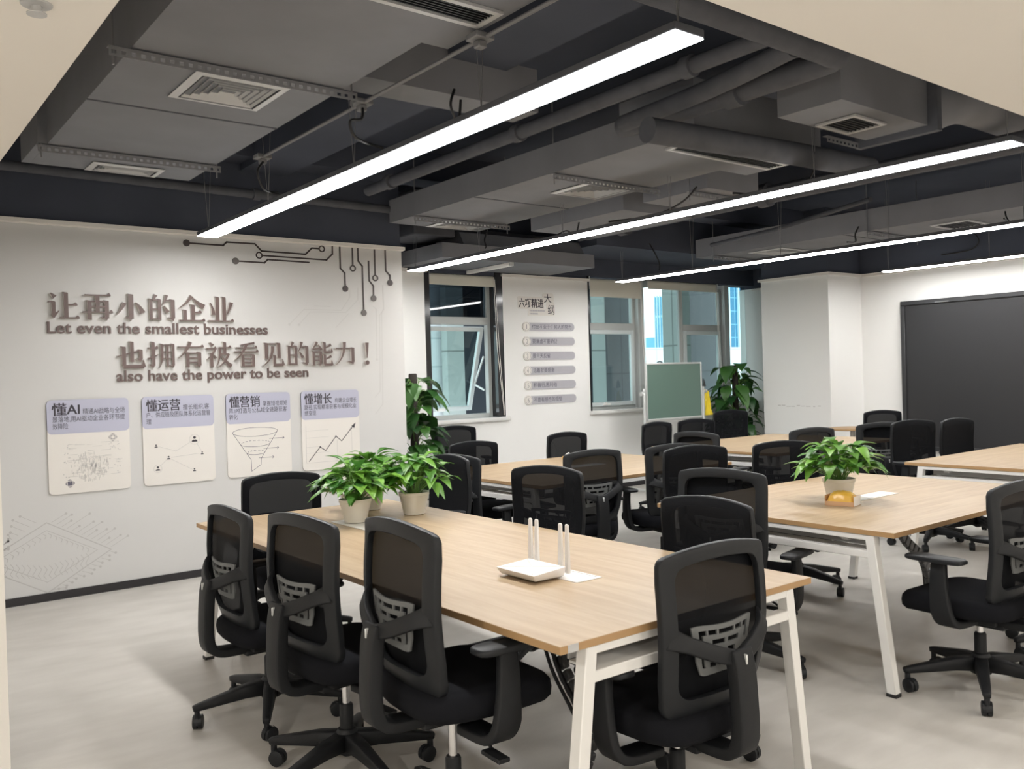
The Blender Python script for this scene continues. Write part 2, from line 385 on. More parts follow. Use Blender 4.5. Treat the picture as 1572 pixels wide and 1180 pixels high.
# window 1, left of the pier: fixed dark upper pane, top-hung lower sash standing open
w1 = window(1, 5.26, 6.35, 2.76)
m = frame_rect(MB(), 5.33, 6.25, 1.03, 2.66, YB+.12, YB+.19, .05); m.box(5.38, 6.2, YB+.115, YB+.19, 2.12, 2.21)
part(m.build('window_frame', MT['winframe'], bevel=(.004, 1)), w1)
part(MB().box(5.26, 5.33, YB+.0, YB+.2, 1.03, 2.76).box(6.25, 6.35, YB+.0, YB+.2, 1.03, 2.76).build('window_reveal', MT['jamb']), w1)
part(MB().box(5.38, 6.2, YB+.15, YB+.155, 2.21, 2.61).build('upper_pane', MT['glassdark']), w1)
part(MB().box(5.22, 6.4, YB-.04, YB+.12, 0.985, 1.03).build('window_sill', MT['sill'], bevel=(.008, 2)), w1)
sash = empty('sash', (5.79, YB+.19, 2.10)); sash.rotation_euler = (R(17), 0, 0); part(sash, w1)
m = frame_rect(MB(), -.40, .40, -1.03, 0, -.02, .03, .05)
m.build('sash_frame', MT['winpale'], sash, bevel=(.004, 1))
MB().box(-.35, .35, .0, .005, -.98, -.05).build('pane', MT['glass'], sash)
m = MB().beam((-.12, -.05, -1.0), (-.02, -.05, -1.0), .02, .03).beam((-.12, -.05, -1.0), (-.12, -.015, -1.0), .02, .02)
m.build('sash_handle', MT['router'], sash, bevel=(.003, 1))
part(MB().beam((6.17, YB+.17, 1.75), (6.17, YB+.37, 1.42), .015, .02).beam((6.17, YB+.17, 1.35), (6.17, YB+.37, 1.42), .015, .02).build('stay_arm', MT['alu']), w1)
# window 2, right of the pier
w2 = window(2, 7.72, 8.8, 2.76)
m = frame_rect(MB(), 7.74, 8.69, 1.03, 2.66, YB+.12, YB+.19, .045); m.box(7.78, 8.65, YB+.115, YB+.19, 2.08, 2.17).box(8.69, 8.80, YB+.05, YB+.19, 1.03, 2.76)
part(m.build('window_frame', MT['winframe'], bevel=(.004, 1)), w2)
part(MB().box(7.72, 7.75, YB, YB+.2, 1.03, 2.76).build('window_reveal', MT['jamb']), w2)
m = frame_rect(MB(), 7.785, 8.645, 1.075, 2.08, YB+.10, YB+.15, .055)
part(m.build('sash', MT['winpale'], bevel=(.004, 1)), w2)
part(MB().box(7.785, 8.645, YB+.15, YB+.155, 2.17, 2.615).build('upper_pane', MT['glass']), w2)
part(MB().box(7.84, 8.59, YB+.125, YB+.13, 1.13, 2.03).build('lower_pane', MT['glass']), w2)
part(MB().box(8.0, 8.14, YB+.06, YB+.075, 1.09, 1.11).box(8.05, 8.07, YB+.06, YB+.1, 1.09, 1.13).build('window_handle', MT['router'], bevel=(.003, 1)), w2)
part(MB().box(7.70, 8.83, YB-.04, YB+.12, 0.985, 1.03).build('window_sill', MT['sill'], bevel=(.008, 2)), w2)
# fixed clear bay between the two framed windows
w3 = window(3, 8.8, 9.62, 2.76)
part(frame_rect(MB(), 8.80, 9.62, 1.03, 2.76, YB+.13, YB+.18, .02).build('window_frame', MT['winframe']), w3)
part(MB().box(8.82, 9.60, YB+.15, YB+.155, 1.05, 2.74).build('pane', MT['glass']), w3)
part(MB().box(8.83, 9.60, YB-.02, YB+.12, 0.985, 1.03).build('window_sill', MT['sill']), w3)
# window 4
w4 = window(4, 9.62, 10.6, 2.76)
m = frame_rect(MB(), 9.62, 10.52, 1.03, 2.70, YB+.12, YB+.19, .045); m.box(9.66, 10.48, YB+.115, YB+.19, 2.08, 2.17).box(10.52, 10.62, YB+.05, YB+.19, 1.03, 2.76)
part(m.build('window_frame', MT['winframe'], bevel=(.004, 1)), w4)
m = frame_rect(MB(), 9.665, 10.475, 1.075, 2.08, YB+.10, YB+.15, .055)
part(m.build('sash', MT['winpale'], bevel=(.004, 1)), w4)
part(MB().box(9.665, 10.475, YB+.15, YB+.155, 2.17, 2.684).build('upper_pane', MT['glass']), w4)
part(MB().box(9.72, 10.42, YB+.125, YB+.13, 1.13, 2.03).build('lower_pane', MT['glass']), w4)
part(MB().box(9.80, 9.98, YB+.05, YB+.07, 1.10, 1.125).box(9.80, 9.83, YB+.05, YB+.11, 1.08, 1.12).build('window_handle', MT['router'], bevel=(.003, 1)), w4)
part(MB().box(9.60, 10.62, YB-.04, YB+.12, 0.985, 1.03).build('window_sill', MT['sill'], bevel=(.008, 2)), w4)
# fixed clear bay beside the pillar
w5 = window(5, 10.62, XR, 2.76)
part(MB().box(10.62, 11.13, YB+.15, YB+.155, 1.03, 2.76).build('pane', MT['glass']), w5)
part(MB().box(10.62, 11.13, YB-.02, YB+.12, 0.985, 1.03).build('window_sill', MT['sill']), w5)

# roller blinds
def blind(x0, x1, z, label, drop=.09):
    b = empty('roller_blind', (x0, YB+.06, z)); tag(b, label, 'blind')
    part(MB().cyl((x0, YB+.06, z), (x1, YB+.06, z), .042, n=16).box(x0, x1, YB+.015, YB+.02, z-drop, z).build('blind_roll', MT['blind'], smooth=40), b)
    for xx in (x0-.02, x1): part(MB().box(xx, xx+.02, YB+.01, YB+.11, z-.06, z+.06).build('end_bracket', MT['alu']), b)
    part(MB().tube([(x1-.03, YB+.005, z), (x1-.01, YB-.0, z-.8), (x1+.05, YB-.01, 1.15), (x1+.055, YB-.01, 1.05)], .004, 6).tube([(x1-.015, YB+.005, z), (x1+.02, YB-.0, z-.8), (x1+.06, YB-.01, 1.15), (x1+.055, YB-.01, 1.05)], .004, 6).build('pull_cord', MT['trim']), b)
blind(5.34, 6.26, 2.65, 'cream roller blind rolled up above the open window left of the pier')
blind(7.78, 8.72, 2.70, 'cream roller blind rolled up above the window right of the pier', .2)
blind(8.86, 10.3, 2.72, 'long cream roller blind rolled up above the clear glass bay', .08)

# ---- outside
def outside(name, mb, m, label, cat): return tag(mb.build(name, m), label, cat)
outside('facade_wing', MB().box(6.0, 7.47, 11, 11.6, -8, 9), MT['parapet'], 'pale stone wing of the building outside, seen through the open window', 'building')
outside('facade_slot', MB().box(7.25, 7.33, 10.97, 11.0, -8, 1.55).box(7.25, 7.33, 10.97, 11.0, 1.95, 9), MT['facadedark'], 'dark narrow window slot in the pale stone wing outside', 'window slot')
outside('facade_pilaster', MB().box(7.18, 7.48, 10.75, 10.9, -8, 9), MT['facade'], 'pale stone pilaster outside, beyond the open window', 'pilaster')
outside('facade_dark', MB().box(7.48, 10.2, 10.9, 11.6, -8, 9), MT['facadedark'], 'dark glass facade outside, right of the pale pilaster', 'building')
outside('facade_strip', MB().box(10.2, 10.52, 10.9, 11.6, -8, 9), MT['facade'], 'pale stone strip of facade outside the window right of the pier', 'building')
outside('facade_grey', MB().box(10.52, 11.25, 11, 11.6, -8, 9), MT['facadegrey'], 'grey facade outside the window right of the pier', 'building')
outside('facade_column', MB().box(10.15, 10.44, 8.95, 9.25, -8, 9), MT['facade'], 'pale stone column just outside the clear glass bay', 'column')
outside('facade_block', MB().box(11.02, 12.05, 9.5, 9.8, -8, 9), MT['facadegrey'], 'flat grey wall panel outside the framed window beside the pillar', 'building')
outside('parapet', MB().box(14, 40, 16, 16.4, -8, 2.15), MT['parapet'], 'long white tiled parapet wall outside the windows', 'parapet')
t = empty('glass_tower', (64, 55, -20)); tag(t, 'distant light blue glass tower with a stepped top', 'building')
part(MB().box(60.6, 68, 54, 56.2, -20, 8.4).box(61.8, 66, 54.4, 56, 8.4, 8.9).build('tower_body', MT['tower']), t)
m = MB()
for i in range(7): m.box(60.45, 60.6, 54.1+i*.32, 54.17+i*.32, -20, 8.5)
part(m.build('vertical_fins', MT['fin']), t)
t = empty('glass_tower', (53, 42, -20)); tag(t, 'deep blue glass tower filling the narrow bay beside the pillar', 'building')
part(MB().box(50.6, 60, 40, 43.6, -20, 40).build('tower_body', MT['towerdeep']), t)
m = MB()
for i in range(6): m.box(50.7+i*1.05, 50.82+i*1.05, 39.85, 40, -20, 40)
part(m.build('vertical_fins', MT['fin']), t)
outside('distant_block', MB().box(88.6, 90.2, 82.5, 84, -20, 6.2), MT['tower'], 'small pale apartment block far away, left of the light blue tower', 'building')
outside('distant_block', MB().box(95, 97, 89, 90, -20, 5.2), MT['tower'], 'lowest far away block, just left of the light blue tower', 'building')
# ================================================================ the ceiling services
def ceiling_light(x, y0, y1, nseg, label, z=2.6, wd=.145, top=lambda y: 9):
    t = empty('linear_light', (x, (y0+y1)/2, z)); tag(t, label, 'ceiling light', 'suspended linear lights')
    part(MB().box(x-wd/2, x+wd/2, y0, y1, z+.005, z+.034).build('housing', MT['pipe'], bevel=(.003, 1)), t)
    L = (y1-y0)/nseg
    for i in range(nseg):
        part(MB().box(x-wd/2+.003, x+wd/2-.003, y0+i*L+.004, y0+(i+1)*L-.004, z, z+.0055).build('diffuser', MT['led']), t)
    for i in range(nseg+1):
        yy = min(max(y0+i*L, y0+.05), y1-.05)
        zt = min(ZC-.025, top(yy)); dx = .05*(zt-z)/.9
        part(MB().tube([(x, yy, z+.033), (x-dx, yy, zt)], .0022, 5).build('suspension_wire', MT['wire']), t)
        part(MB().tube([(x, yy, z+.033), (x+dx, yy, zt)], .0022, 5).build('suspension_wire', MT['wire']), t)
    return t
ceiling_light(2.255, 1.90, 6.53, 4, 'bright linear light nearest the camera, ending above the wall slogan', top=lambda y: 3.04 if 3.9 < y < 4.3 else 9)
ceiling_light(4.755, 1.92, 7.70, 5, 'second linear light from the left, ending over the window beside the slogan wall', top=lambda y: 2.89 if 3.3 < y < 6.9 else (2.94 if y > 7 else 9))
ceiling_light(7.60, 1.9, 7.60, 5, 'third linear light from the left, ending in front of the tall windows', top=lambda y: 2.97 if y > 7.3 else 9)
ceiling_light(10.25, 2.0, 5.70, 3, 'short linear light farthest right, hanging close to the black display wall', z=2.642)

def diffuser4(parent, x0, x1, y0, y1, z):
    """four-way supply diffuser: outer flange and stepped square cones"""
    d = MB(); cx, cy = (x0+x1)/2, (y0+y1)/2; hx, hy = (x1-x0)/2, (y1-y0)/2
    fl = .035
    def ring(o, i, zo, zi):
        P = [(-1, -1), (1, -1), (1, 1), (-1, 1)]
        vs = [(cx+a*(hx-o), cy+b*(hy-o), zo) for a, b in P]+[(cx+a*(hx-i), cy+b*(hy-i), zi) for a, b in P]
        vs += [(q[0], q[1], q[2]+.003) for q in vs]
        fs = []
        for k in range(4):
            n = (k+1) % 4
            fs += [(k, n, 4+n, 4+k), (8+k, 12+k, 12+n, 8+n), (k, 8+k, 8+n, n), (4+k, 4+n, 12+n, 12+k)]
        d.add(vs, fs)
    ring(0, fl, z-.004, z-.010)
    step = (min(hx, hy)-fl)/5.6
    for k in range(5):
        o = fl+step*k+.012
        ring(o, o+step*.46, z-.008, z+.020)
    fr = part(d.build('diffuser', MT['vent']), parent)
    f2 = MB().box(x0+fl*.6, x1-fl*.6, y0+fl*.6, y1-fl*.6, z+.024, z+.03).build('diffuser_neck', MT['ventdark'])
    f2.parent = fr
    return fr
def grille(parent, x0, x1, y0, y1, z, n, along='x', name='linear_grille'):
    g = frame_rect_h(MB(), x0, x1, y0, y1, z-.012, z, .025)
    fr = part(g.build(name, MT['vent']), parent)
    v = MB()
    for i in range(n):
        if along == 'x':
            y = y0+.03+(y1-y0-.06)*(i+.5)/n; v.box(x0+.025, x1-.025, y-.003, y+.003, z-.008, z+.0)
        else:
            x = x0+.03+(x1-x0-.06)*(i+.5)/n; v.box(x-.003, x+.003, y0+.025, y1-.025, z-.008, z+.0)
    o = v.build('grille_blades', MT['plastic2']); o.parent = fr
    o = MB().box(x0+.02, x1-.02, y0+.02, y1-.02, z-.002, z+.001).build('grille_opening', MT['ventdark']); o.parent = fr
    return fr
def frame_rect_h(mb, x0, x1, y0, y1, z0, z1, t):
    return mb.box(x0, x0+t, y0, y1, z0, z1).box(x1-t, x1, y0, y1, z0, z1).box(x0+t, x1-t, y0, y0+t, z0, z1).box(x0+t, x1-t, y1-t, y1, z0, z1)
def bracket(parent, x0, x1, y, z, ztop, rods=True):
    """slotted angle under a duct with two threaded rods up to the slab"""
    m = MB(); n = int((x1-x0)/.038); h = .040
    # L section: bottom flange and a web with slots cut out of it
    m.box(x0, x1, y, y+.03, z-.004, z)
    z = z-h
    m.box(x0, x1, y-.003, y, z, z+.010).box(x0, x1, y-.003, y, z+.026, z+h)
    for i in range(n+1):
        xx = x0+(x1-x0)*i/n; m.box(max(x0, xx-.010), min(x1, xx+.010), y-.003, y, z+.010, z+.026)
    b = part(m.build('slotted_bracket', MT['conduit']), parent)
    if rods:
        for xx in (x0+.02, x1-.02):
            o = MB().cyl((xx, y+.015, z-.03), (xx, y+.015, ztop-.025), .005, n=6).build('threaded_rod', MT['wire']); o.parent = b
def duct(boxes, label, seams=()):
    x0, x1, y0, y1, z0, z1 = boxes[0]
    t = empty('air_duct', ((x0+x1)/2, (y0+y1)/2, z0)); tag(t, label, 'air duct', 'ventilation ducts')
    m = MB()
    for b in boxes: m.box(*b)
    part(m.build('duct_body', MT['duct']), t)
    if seams:
        s = MB()
        for (sx0, sx1, sy, sz) in seams: s.box(sx0, sx1, sy-.006, sy+.006, sz-.004, sz+.001)
        part(s.build('duct_seam', MT['pipe']), t)
    return t
Zd = 2.9
dA = duct([(1.03, 1.99, 3.10, 6.08, Zd, 3.15), (0.95, 2.12, 2.35, 3.10, Zd-.002, 3.25), (0.98, 1.03, 5.55, 6.08, Zd+.001, 3.15)],
          'wide grey duct at the top left with two square diffusers', [(1.03, 1.99, 4.59, Zd)])
diffuser4(dA, 1.33, 1.77, 3.90, 4.33, Zd-.005); diffuser4(dA, 1.33, 1.76, 5.82, 6.22-.16, Zd-.005)
bracket(dA, 0.94, 2.06, 3.80, Zd-.008, ZC); bracket(dA, 0.98, 2.02, 5.55, Zd-.008, ZC)
grille(dA, 1.25, 2.08, 2.66, 2.83, Zd-.003, 6)
dB = duct([(4.00, 4.97, 3.95, 6.85, Zd, 3.10), (3.99, 5.26, 3.35, 3.95, Zd-.002, 3.2)],
          'long grey duct across the middle of the ceiling with two square diffusers', [(4.0, 4.97, 5.55, Zd)])
diffuser4(dB, 4.40, 4.87, 4.66, 5.12, Zd-.005); diffuser4(dB, 4.36, 4.84, 6.48, 6.94-.12, Zd-.005)
bracket(dB, 3.99, 5.06, 4.60, Zd-.008, ZC); bracket(dB, 3.99, 5.02, 6.42, Zd-.008, ZC)
grille(dB, 4.17, 5.21, 3.56, 3.74, Zd-.003, 5)
dC = duct([(4.22, 5.12, 2.56, 2.95, Zd, 3.28)], 'small grey box duct with a white edged return grille at the upper right')
grille(dC, 4.52, 4.85, 2.66, 2.91, Zd-.003, 7, 'x', 'return_grille')
part(MB().box(5.12, 5.17, 2.50, 3.02, 2.86, 3.32).build('flange', MT['pipe']), dC)
bracket(dC, 4.78, 5.16, 3.0, Zd-.004, ZC, False)
part(MB().tube(smoothpath([(5.17, 2.75, 3.09), (5.45, 2.75, 3.12), (5.75, 2.77, 3.22), (6.1, 2.78, 3.29), (6.8, 2.8, 3.31)], 5), .18, 18).build('flexible_hose', MT['duct'], smooth=60), dC)
dD = duct([(8.54, 9.52, 3.3, 7.2, Zd, 3.12)], 'grey duct along the right side of the ceiling over the display wall', [(8.54, 9.52, 5.2, Zd)])
grille(dD, 8.80, 9.25, 4.02, 4.40, Zd-.003, 9, 'x', 'return_grille'); diffuser4(dD, 8.72, 9.3, 6.08, 6.56, Zd-.005)
bracket(dD, 8.5, 9.56, 4.9, Zd-.008, ZC); bracket(dD, 8.5, 9.56, 6.9, Zd-.008, ZC)
dE = duct([(5.35, 5.98, 4.38, 5.05, Zd, 3.12)], 'short grey duct box right of the middle duct, near its diffuser'); bracket(dE, 5.28, 5.9, 4.5, Zd-.008, ZC)
dF = duct([(5.42, 6.30, 5.35, 6.6, Zd, 3.12)], 'short grey duct box right of the middle duct, toward the windows')
dG = duct([(2.15, 3.35, 3.98, 4.22, 3.05, 3.3)], 'thin grey cross duct between the two big ducts')
# low boxed air handler above the pier
dH = empty('air_handler', (6.0, 7.9, 2.72)); tag(dH, 'low boxed air unit hung above the sign pier and open window', 'air unit')
part(MB().box(4.95, 7.05, 7.45, 8.29, 2.73, 2.74).box(4.95, 7.05, 7.45, 7.47, 2.74, 2.87).box(7.03, 7.05, 7.47, 8.29, 2.74, 2.87).box(4.95, 4.97, 7.47, 8.29, 2.74, 2.87).box(4.95, 7.05, 7.45, 8.29, 2.87, 2.88).build('unit_casing', MT['duct']), dH)
part(MB().prism([(0, 0), (.55, 0), (.55, .25), (.35, .25), (.1, .16)], 1.7, lambda a, b, d: (5.3+d, 7.55+a, 2.88+b)).build('unit_hood', MT['duct']), dH)
bt = empty('batten_light', (5.85, 7.9, 2.70)); tag(bt, 'short white batten light on the underside of the low air unit', 'ceiling light')
part(MB().box(5.82, 5.88, 7.48, 8.28, 2.69, 2.7295).build('batten_body', MT['router'], bevel=(.008, 2)), bt)
part(MB().box(5.825, 5.875, 7.46, 7.48, 2.69, 2.7295).build('end_cap', MT['alu']), bt)
# square window-side box between the windows wall and slogan wall
tag(MB().box(4.66, 5.15, 7.5, 8.1, 2.95, 3.4).build('control_box', MT['pipe'], bevel=(.01, 1)), 'dark square service box high in the corner past the slogan wall', 'service box')
# beams of the slab
def beam(x0, x1, y0, y1, z0, label): tag(MB().box(x0, x1, y0, y1, z0, ZC).build('ceiling_beam', MT['dark']), None)['kind'] = 'structure'
for a in ((2.72, 3.12, 1.385, 7.03, 3.25), (6.85, 7.25, 1.385, 8.3, 3.1), (0.56, 10.9, 6.75, 7.03, 3.3), (7.0, 10.9, 7.35, 8.3, 2.98)): beam(*a, '')
# pipes
def pipe(name, pts, r, label, cat='pipe', n=14, couple=()):
    t = empty(name, pts[0]); tag(t, label, cat)
    part(MB().tube(pts, r, n).build('pipe_run', MT['pipe'], smooth=60), t)
    for p, q in couple: part(MB().cyl(p, q, r*1.35, n=n).build('coupling', MT['pipe'], smooth=60), t)
    return t
pz = 3.0
el = [(2.3, 2.36, pz), (3.76, 2.37, pz), (3.87, 2.40, pz), (3.915, 2.50, pz), (3.905, 3.3, pz), (3.87, 3.82, pz)]
pipe('insulated_pipe', smoothpath(el, 6), .062, 'thick lagged pipe bending under the cream soffit at top right', couple=[((3.907, 2.95, pz), (3.907, 3.05, pz))])
pipe('insulated_pipe', [(3.46, 1.45, pz+.03), (3.46, 2.38, pz+.03), (3.49, 6.3, pz+.03)], .042, 'long lagged pipe running beside the nearest linear light', couple=[((3.475, 4.3, pz+.03), (3.475, 4.36, pz+.03)), ((3.48, 5.9, pz+.03), (3.48, 5.96, pz+.03)), ((3.46, 2.9, pz+.03), (3.46, 2.96, pz+.03))])
pipe('insulated_pipe', smoothpath([(3.60, 2.42, pz), (3.70, 2.8, pz), (3.77, 3.2, pz), (3.82, 3.75, pz)], 5), .05, 'lagged pipe slanting between the two top right pipes')
pipe('insulated_pipe', [(3.50, 3.26, 2.80), (4.62, 3.15, 2.80), (5.44, 3.11, 2.80)], .070, 'fat lagged pipe crossing above the long slot grille')
pipe('insulated_pipe', smoothpath([(6.5, 1.45, pz), (6.46, 3.4, pz), (6.44, 5.2, pz), (6.42, 6.9, pz)], 4), .075, 'lagged pipe running above the second linear light', couple=[((6.44, 4.6, pz), (6.44, 4.7, pz)), ((6.43, 6.3, pz), (6.43, 6.4, pz))])
pipe('insulated_pipe', smoothpath([(6.68, 1.45, pz+.02), (6.66, 3.4, pz+.02), (6.6, 4.6, pz), (6.6, 7.2, pz)], 4), .03, 'thin pipe beside the lagged pipe above the second linear light')
pipe('insulated_pipe', [(0.58, 6.86, 3.05), (2.8, 6.86, 3.03), (4.4, 6.86, 3.02)], .035, 'thin pipe along the dark wall above the slogan', couple=[((2.75, 6.86, 3.03), (2.81, 6.86, 3.03))])
pipe('insulated_pipe', [(7.35, 4.2, 2.98), (7.9, 5.6, 2.96), (8.1, 6.6, 2.95)], .022, 'thin slanting pipe between the third light and the right duct')
# conduit rod with junction boxes beside the first duct
cr = empty('conduit_run', (2.04, 4, 2.85)); tag(cr, 'thin steel conduit with junction boxes along the top left duct', 'conduit')
part(MB().tube([(2.12, 1.45, 2.86), (2.10, 5.08, 2.86)], .009, 8).build('conduit_rod', MT['conduit'], smooth=60), cr)
for y in (5.08, 3.84, 2.85):
    o = part(MB().box(2.06, 2.15, y-.04, y+.04, 2.85, 2.875).box(2.085, 2.125, y-.02, y+.02, 2.82, 2.85).build('junction_box', MT['conduit'], bevel=(.004, 1)), cr)
def cable(pts, label, r=.0075):
    return tag(MB().tube(smoothpath(pts, 6), r, 6).build('cable', MT['cable'], smooth=60), label, 'cable', 'black power cables')
cable([(2.10, 5.06, 2.83), (2.06, 5.05, 2.76), (2.11, 5.08, 2.67), (2.23, 5.15, 2.675)], 'black cable drooping from the farthest junction box to the nearest light')
cable([(2.10, 3.82, 2.83), (2.08, 3.80, 2.77), (2.02, 3.8, 2.75), (2.06, 3.82, 2.68), (2.25, 3.9, 2.675)], 'black cable drooping from the middle junction box to the nearest light')
cable([(2.7, 3.9, 3.05), (2.66, 3.88, 2.95), (2.72, 3.9, 2.88), (2.74, 3.9, 3.0)], 'black cable loop hanging from the thin cross duct')
cable([(5.25, 4.4, 2.9), (5.2, 4.5, 2.8), (5.1, 4.7, 2.72), (4.8, 4.9, 2.675)], 'black cable hanging from the short duct box to the second light')
cable([(4.9, 6.6, 2.88), (4.86, 6.6, 2.78), (4.8, 6.5, 2.7), (4.755, 6.45, 2.675)], 'black cable hanging from the far diffuser to the second light')
cable([(5.5, 6.0, 2.9), (5.46, 6.0, 2.78), (5.38, 5.95, 2.75), (5.3, 5.95, 2.80), (5.0, 5.8, 2.7), (4.78, 5.8, 2.675)], 'black kinked cable above the middle of the second light')
cable([(5.5, 3.55, 2.9), (5.45, 3.6, 2.78), (5.3, 3.65, 2.7), (4.78, 3.7, 2.675)], 'black cable running from the slot grille end to the second light')
cable([(7.5, 7.0, 2.98), (7.48, 6.9, 2.85), (7.55, 6.9, 2.74), (7.6, 6.95, 2.675)], 'black cable hanging at the window end of the third light')
cable([(8.50, 5.0, 2.95), (8.35, 4.95, 2.85), (8.1, 4.8, 2.74), (7.62, 4.6, 2.675)], 'black cable looping from the right duct to the third light')
cable([(8.6, 3.6, 2.885), (8.5, 3.55, 2.82), (8.2, 3.4, 2.72), (7.62, 3.2, 2.675)], 'black cable looping down near the right edge to the third light')
cable([(10.86, 4.9, 3.05), (10.86, 4.85, 2.95), (10.86, 4.95, 2.86), (10.86, 5.3, 2.84)], 'thin black cable curling on the dark wall above the display')
# sprinkler on the soffit
sp = empty('sprinkler', (.41, 2.28, 2.4)); tag(sp, 'small round sprinkler in the cream soffit at the top left corner', 'sprinkler')
part(MB().lathe([(.035, 0), (.033, -.004), (.012, -.006), (.010, -.02), (.022, -.022), (.022, -.025), (.002, -.026)], 16, (.41, 2.28, 2.4)).build('sprinkler_head', MT['vent'], smooth=50), sp)

# added lamps out of view in the passage, to brighten the cream soffit
def fill_light(x, y, lab, power=46):
    e = empty('fill_light', (x, y, 2.4)); tag(e, lab, 'ceiling light', 'added fill lights of the passage')
    part(MB().lathe([(.085, 0), (.085, -.006), (.068, -.008), (.062, .0), (.062, .0005)], 24, (x, y, 2.4), cap=False).build('trim_ring', MT['trim'], smooth=40), e)
    part(MB().lathe([(.062, -.002), (.001, -.002)], 24, (x, y, 2.4), cap=False).build('lens', MT['fill_led']), e)
    l = bpy.data.lights.new('fill_lamp', 'AREA'); l.shape = 'DISK'; l.size = .12; l.energy = power; l.color = (1, .95, .88)
    lo = bpy.data.objects.new('fill_lamp', l); col.objects.link(lo); lo.location = (x, y, 2.392); part(lo, e)
for i, (x, y) in enumerate([(-1.4, 1.6), (-1.3, -1.0), (.6, -1.6), (2.6, -1.2), (5.0, -1.2), (8.0, -1.2)]):
    fill_light(x, y, 'unseen added downlight in the cream ceiling of the passage')
# ================================================================ office chair (local: faces +Y, axis of the gas lift at the origin)
def yback(x, z):
    """rear surface of the backrest: slightly reclined, curved round the sitter"""
    t = (z-.455)/.535
    return -.168 - .040*t - .030*math.sin(math.pi*min(1, max(0, t*1.15))) + .55*x*x*(1-.35*t)
def halfw(z):
    pts = [(.455, .165), (.50, .205), (.56, .225), (.66, .236), (.78, .240), (.88, .240), (.97, .236), (1.0, .234)]
    for (a, b), (c, d) in zip(pts, pts[1:]):
        if z <= c: return b+(d-b)*(z-a)/(c-a)
    return .234
def outline(inset_s, inset_t, inset_b, rc, n=9):
    """half outline from bottom centre to top centre, rounded corners, mirrored to a full loop"""
    zb = .455+inset_b; zt = .990-inset_t
    def top(x): return zt - .50*x*x
    wb = halfw(.47)-inset_s; pts = []
    P = [(0, zb)]
    rb = min(.07, wb*.6); wb2 = halfw(zb+rb)-inset_s
    for k in range(4): P.append(((wb2-rb)*(k+1)/4, zb))
    for k in range(1, n): a = -math.pi/2+math.pi/2*k/n; P.append((wb2-rb+rb*math.cos(a), zb+rb+rb*math.sin(a)))
    xt = halfw(zt-rc)-inset_s; z0 = zb+rb; z1 = top(xt)-rc
    for k in range(9):
        z = z0+(z1-z0)*k/8; P.append((halfw(z)-inset_s, z))
    for k in range(1, n): a = math.pi/2*k/n; P.append((xt-rc+rc*math.cos(a), z1+rc*math.sin(a)+(top(xt-rc)-top(xt))*math.sin(a)*0.6))
    for k in range(5): x = (xt-rc)*(4-k)/4; P.append((x, top(x)))
    full = P+[(-x, z) for x, z in P[-2:0:-1]]
    return full
def back_frame():
    m = MB(); O = outline(0, 0, 0, .022); I = outline(.050, .046, .066, .040); n = len(O)
    vs = []
    th = .030
    for (x, z) in O: vs.append((x, yback(x, z)+.004, z))
    for (x, z) in O: vs.append((x, yback(x, z)+th, z))
    for (x, z) in I: vs.append((x, yback(x, z)-.004, z))
    for (x, z) in I: vs.append((x, yback(x, z)+th-.008, z))
    fs = []
    for k in range(n):
        j = (k+1) % n
        fs += [(k, j, 2*n+j, 2*n+k), (n+k, 3*n+k, 3*n+j, n+j), (k, n+k, n+j, j), (2*n+k, 2*n+j, 3*n+j, 3*n+k)]
    m.add(vs, fs); return m
def mesh_cloth():
    """mesh stretched over the front of the frame"""
    m = MB(); L = outline(.006, .006, .006, .022); n = len(L); c = (0, .70)
    rings = [1.0, .985, .8, .6, .4, .2]; vs = []; fs = []
    for r in rings:
        for x, z in L:
            X = c[0]+(x-c[0])*r; Z = c[1]+(z-c[1])*r
            vs.append((X, yback(X, Z)+.028+(.005 if r < 1 else 0), Z))
    for i in range(len(rings)-1):
        for k in range(n): j = (k+1) % n; fs.append((i*n+k, i*n+j, (i+1)*n+j, (i+1)*n+k))
    vs.append((0, yback(0, .7)+.033, .7)); e = len(vs)-1
    for k in range(n): fs.append(((len(rings)-1)*n+k, (len(rings)-1)*n+(k+1) % n, e))
    return m.add(vs, fs)
def lumbar():
    """perforated plate: rows of cells, some left out as slots"""
    m = MB(); nx, nz = 38, 20
    def P(i, k, off):
        u = -1+2*i/nx; v = k/nz; z = .595+.15*v; x = u*(.100+.036*v-.012*max(0, .25-v)/.25*abs(u)**3)
        zz = z+.012*u*u*(v-.5)*2-.010*abs(u)**6*(1 if v > .5 else -1)
        return (x, yback(x, z)+.006+off-.012*(1-u*u), zz)
    def solid(i, k):
        a = abs(i-(nx-1)/2)
        if k in (16, 17) and a < 14: return int(a+.5) % 6 in (0,)
        if k in (3, 4) and a < 12: return int(a+.5) % 6 in (0,)
        if 14 <= a <= 15.6 and 3 <= k <= 17: return k in (9, 10, 11)
        if k in (12, 13) and a < 9: return a < 1
        if k in (7, 8, 9) and a < 7: return a < 1
        return True
    for i in range(nx):
        for k in range(nz):
            if solid(i, k):
                vs = [P(i, k, 0), P(i+1, k, 0), P(i+1, k+1, 0), P(i, k+1, 0), P(i, k, .006), P(i+1, k, .006), P(i+1, k+1, .006), P(i, k+1, .006)]
                m.add(vs, [(0, 1, 2, 3), (7, 6, 5, 4), (0, 4, 5, 1), (1, 5, 6, 2), (2, 6, 7, 3), (3, 7, 4, 0)])
    return m
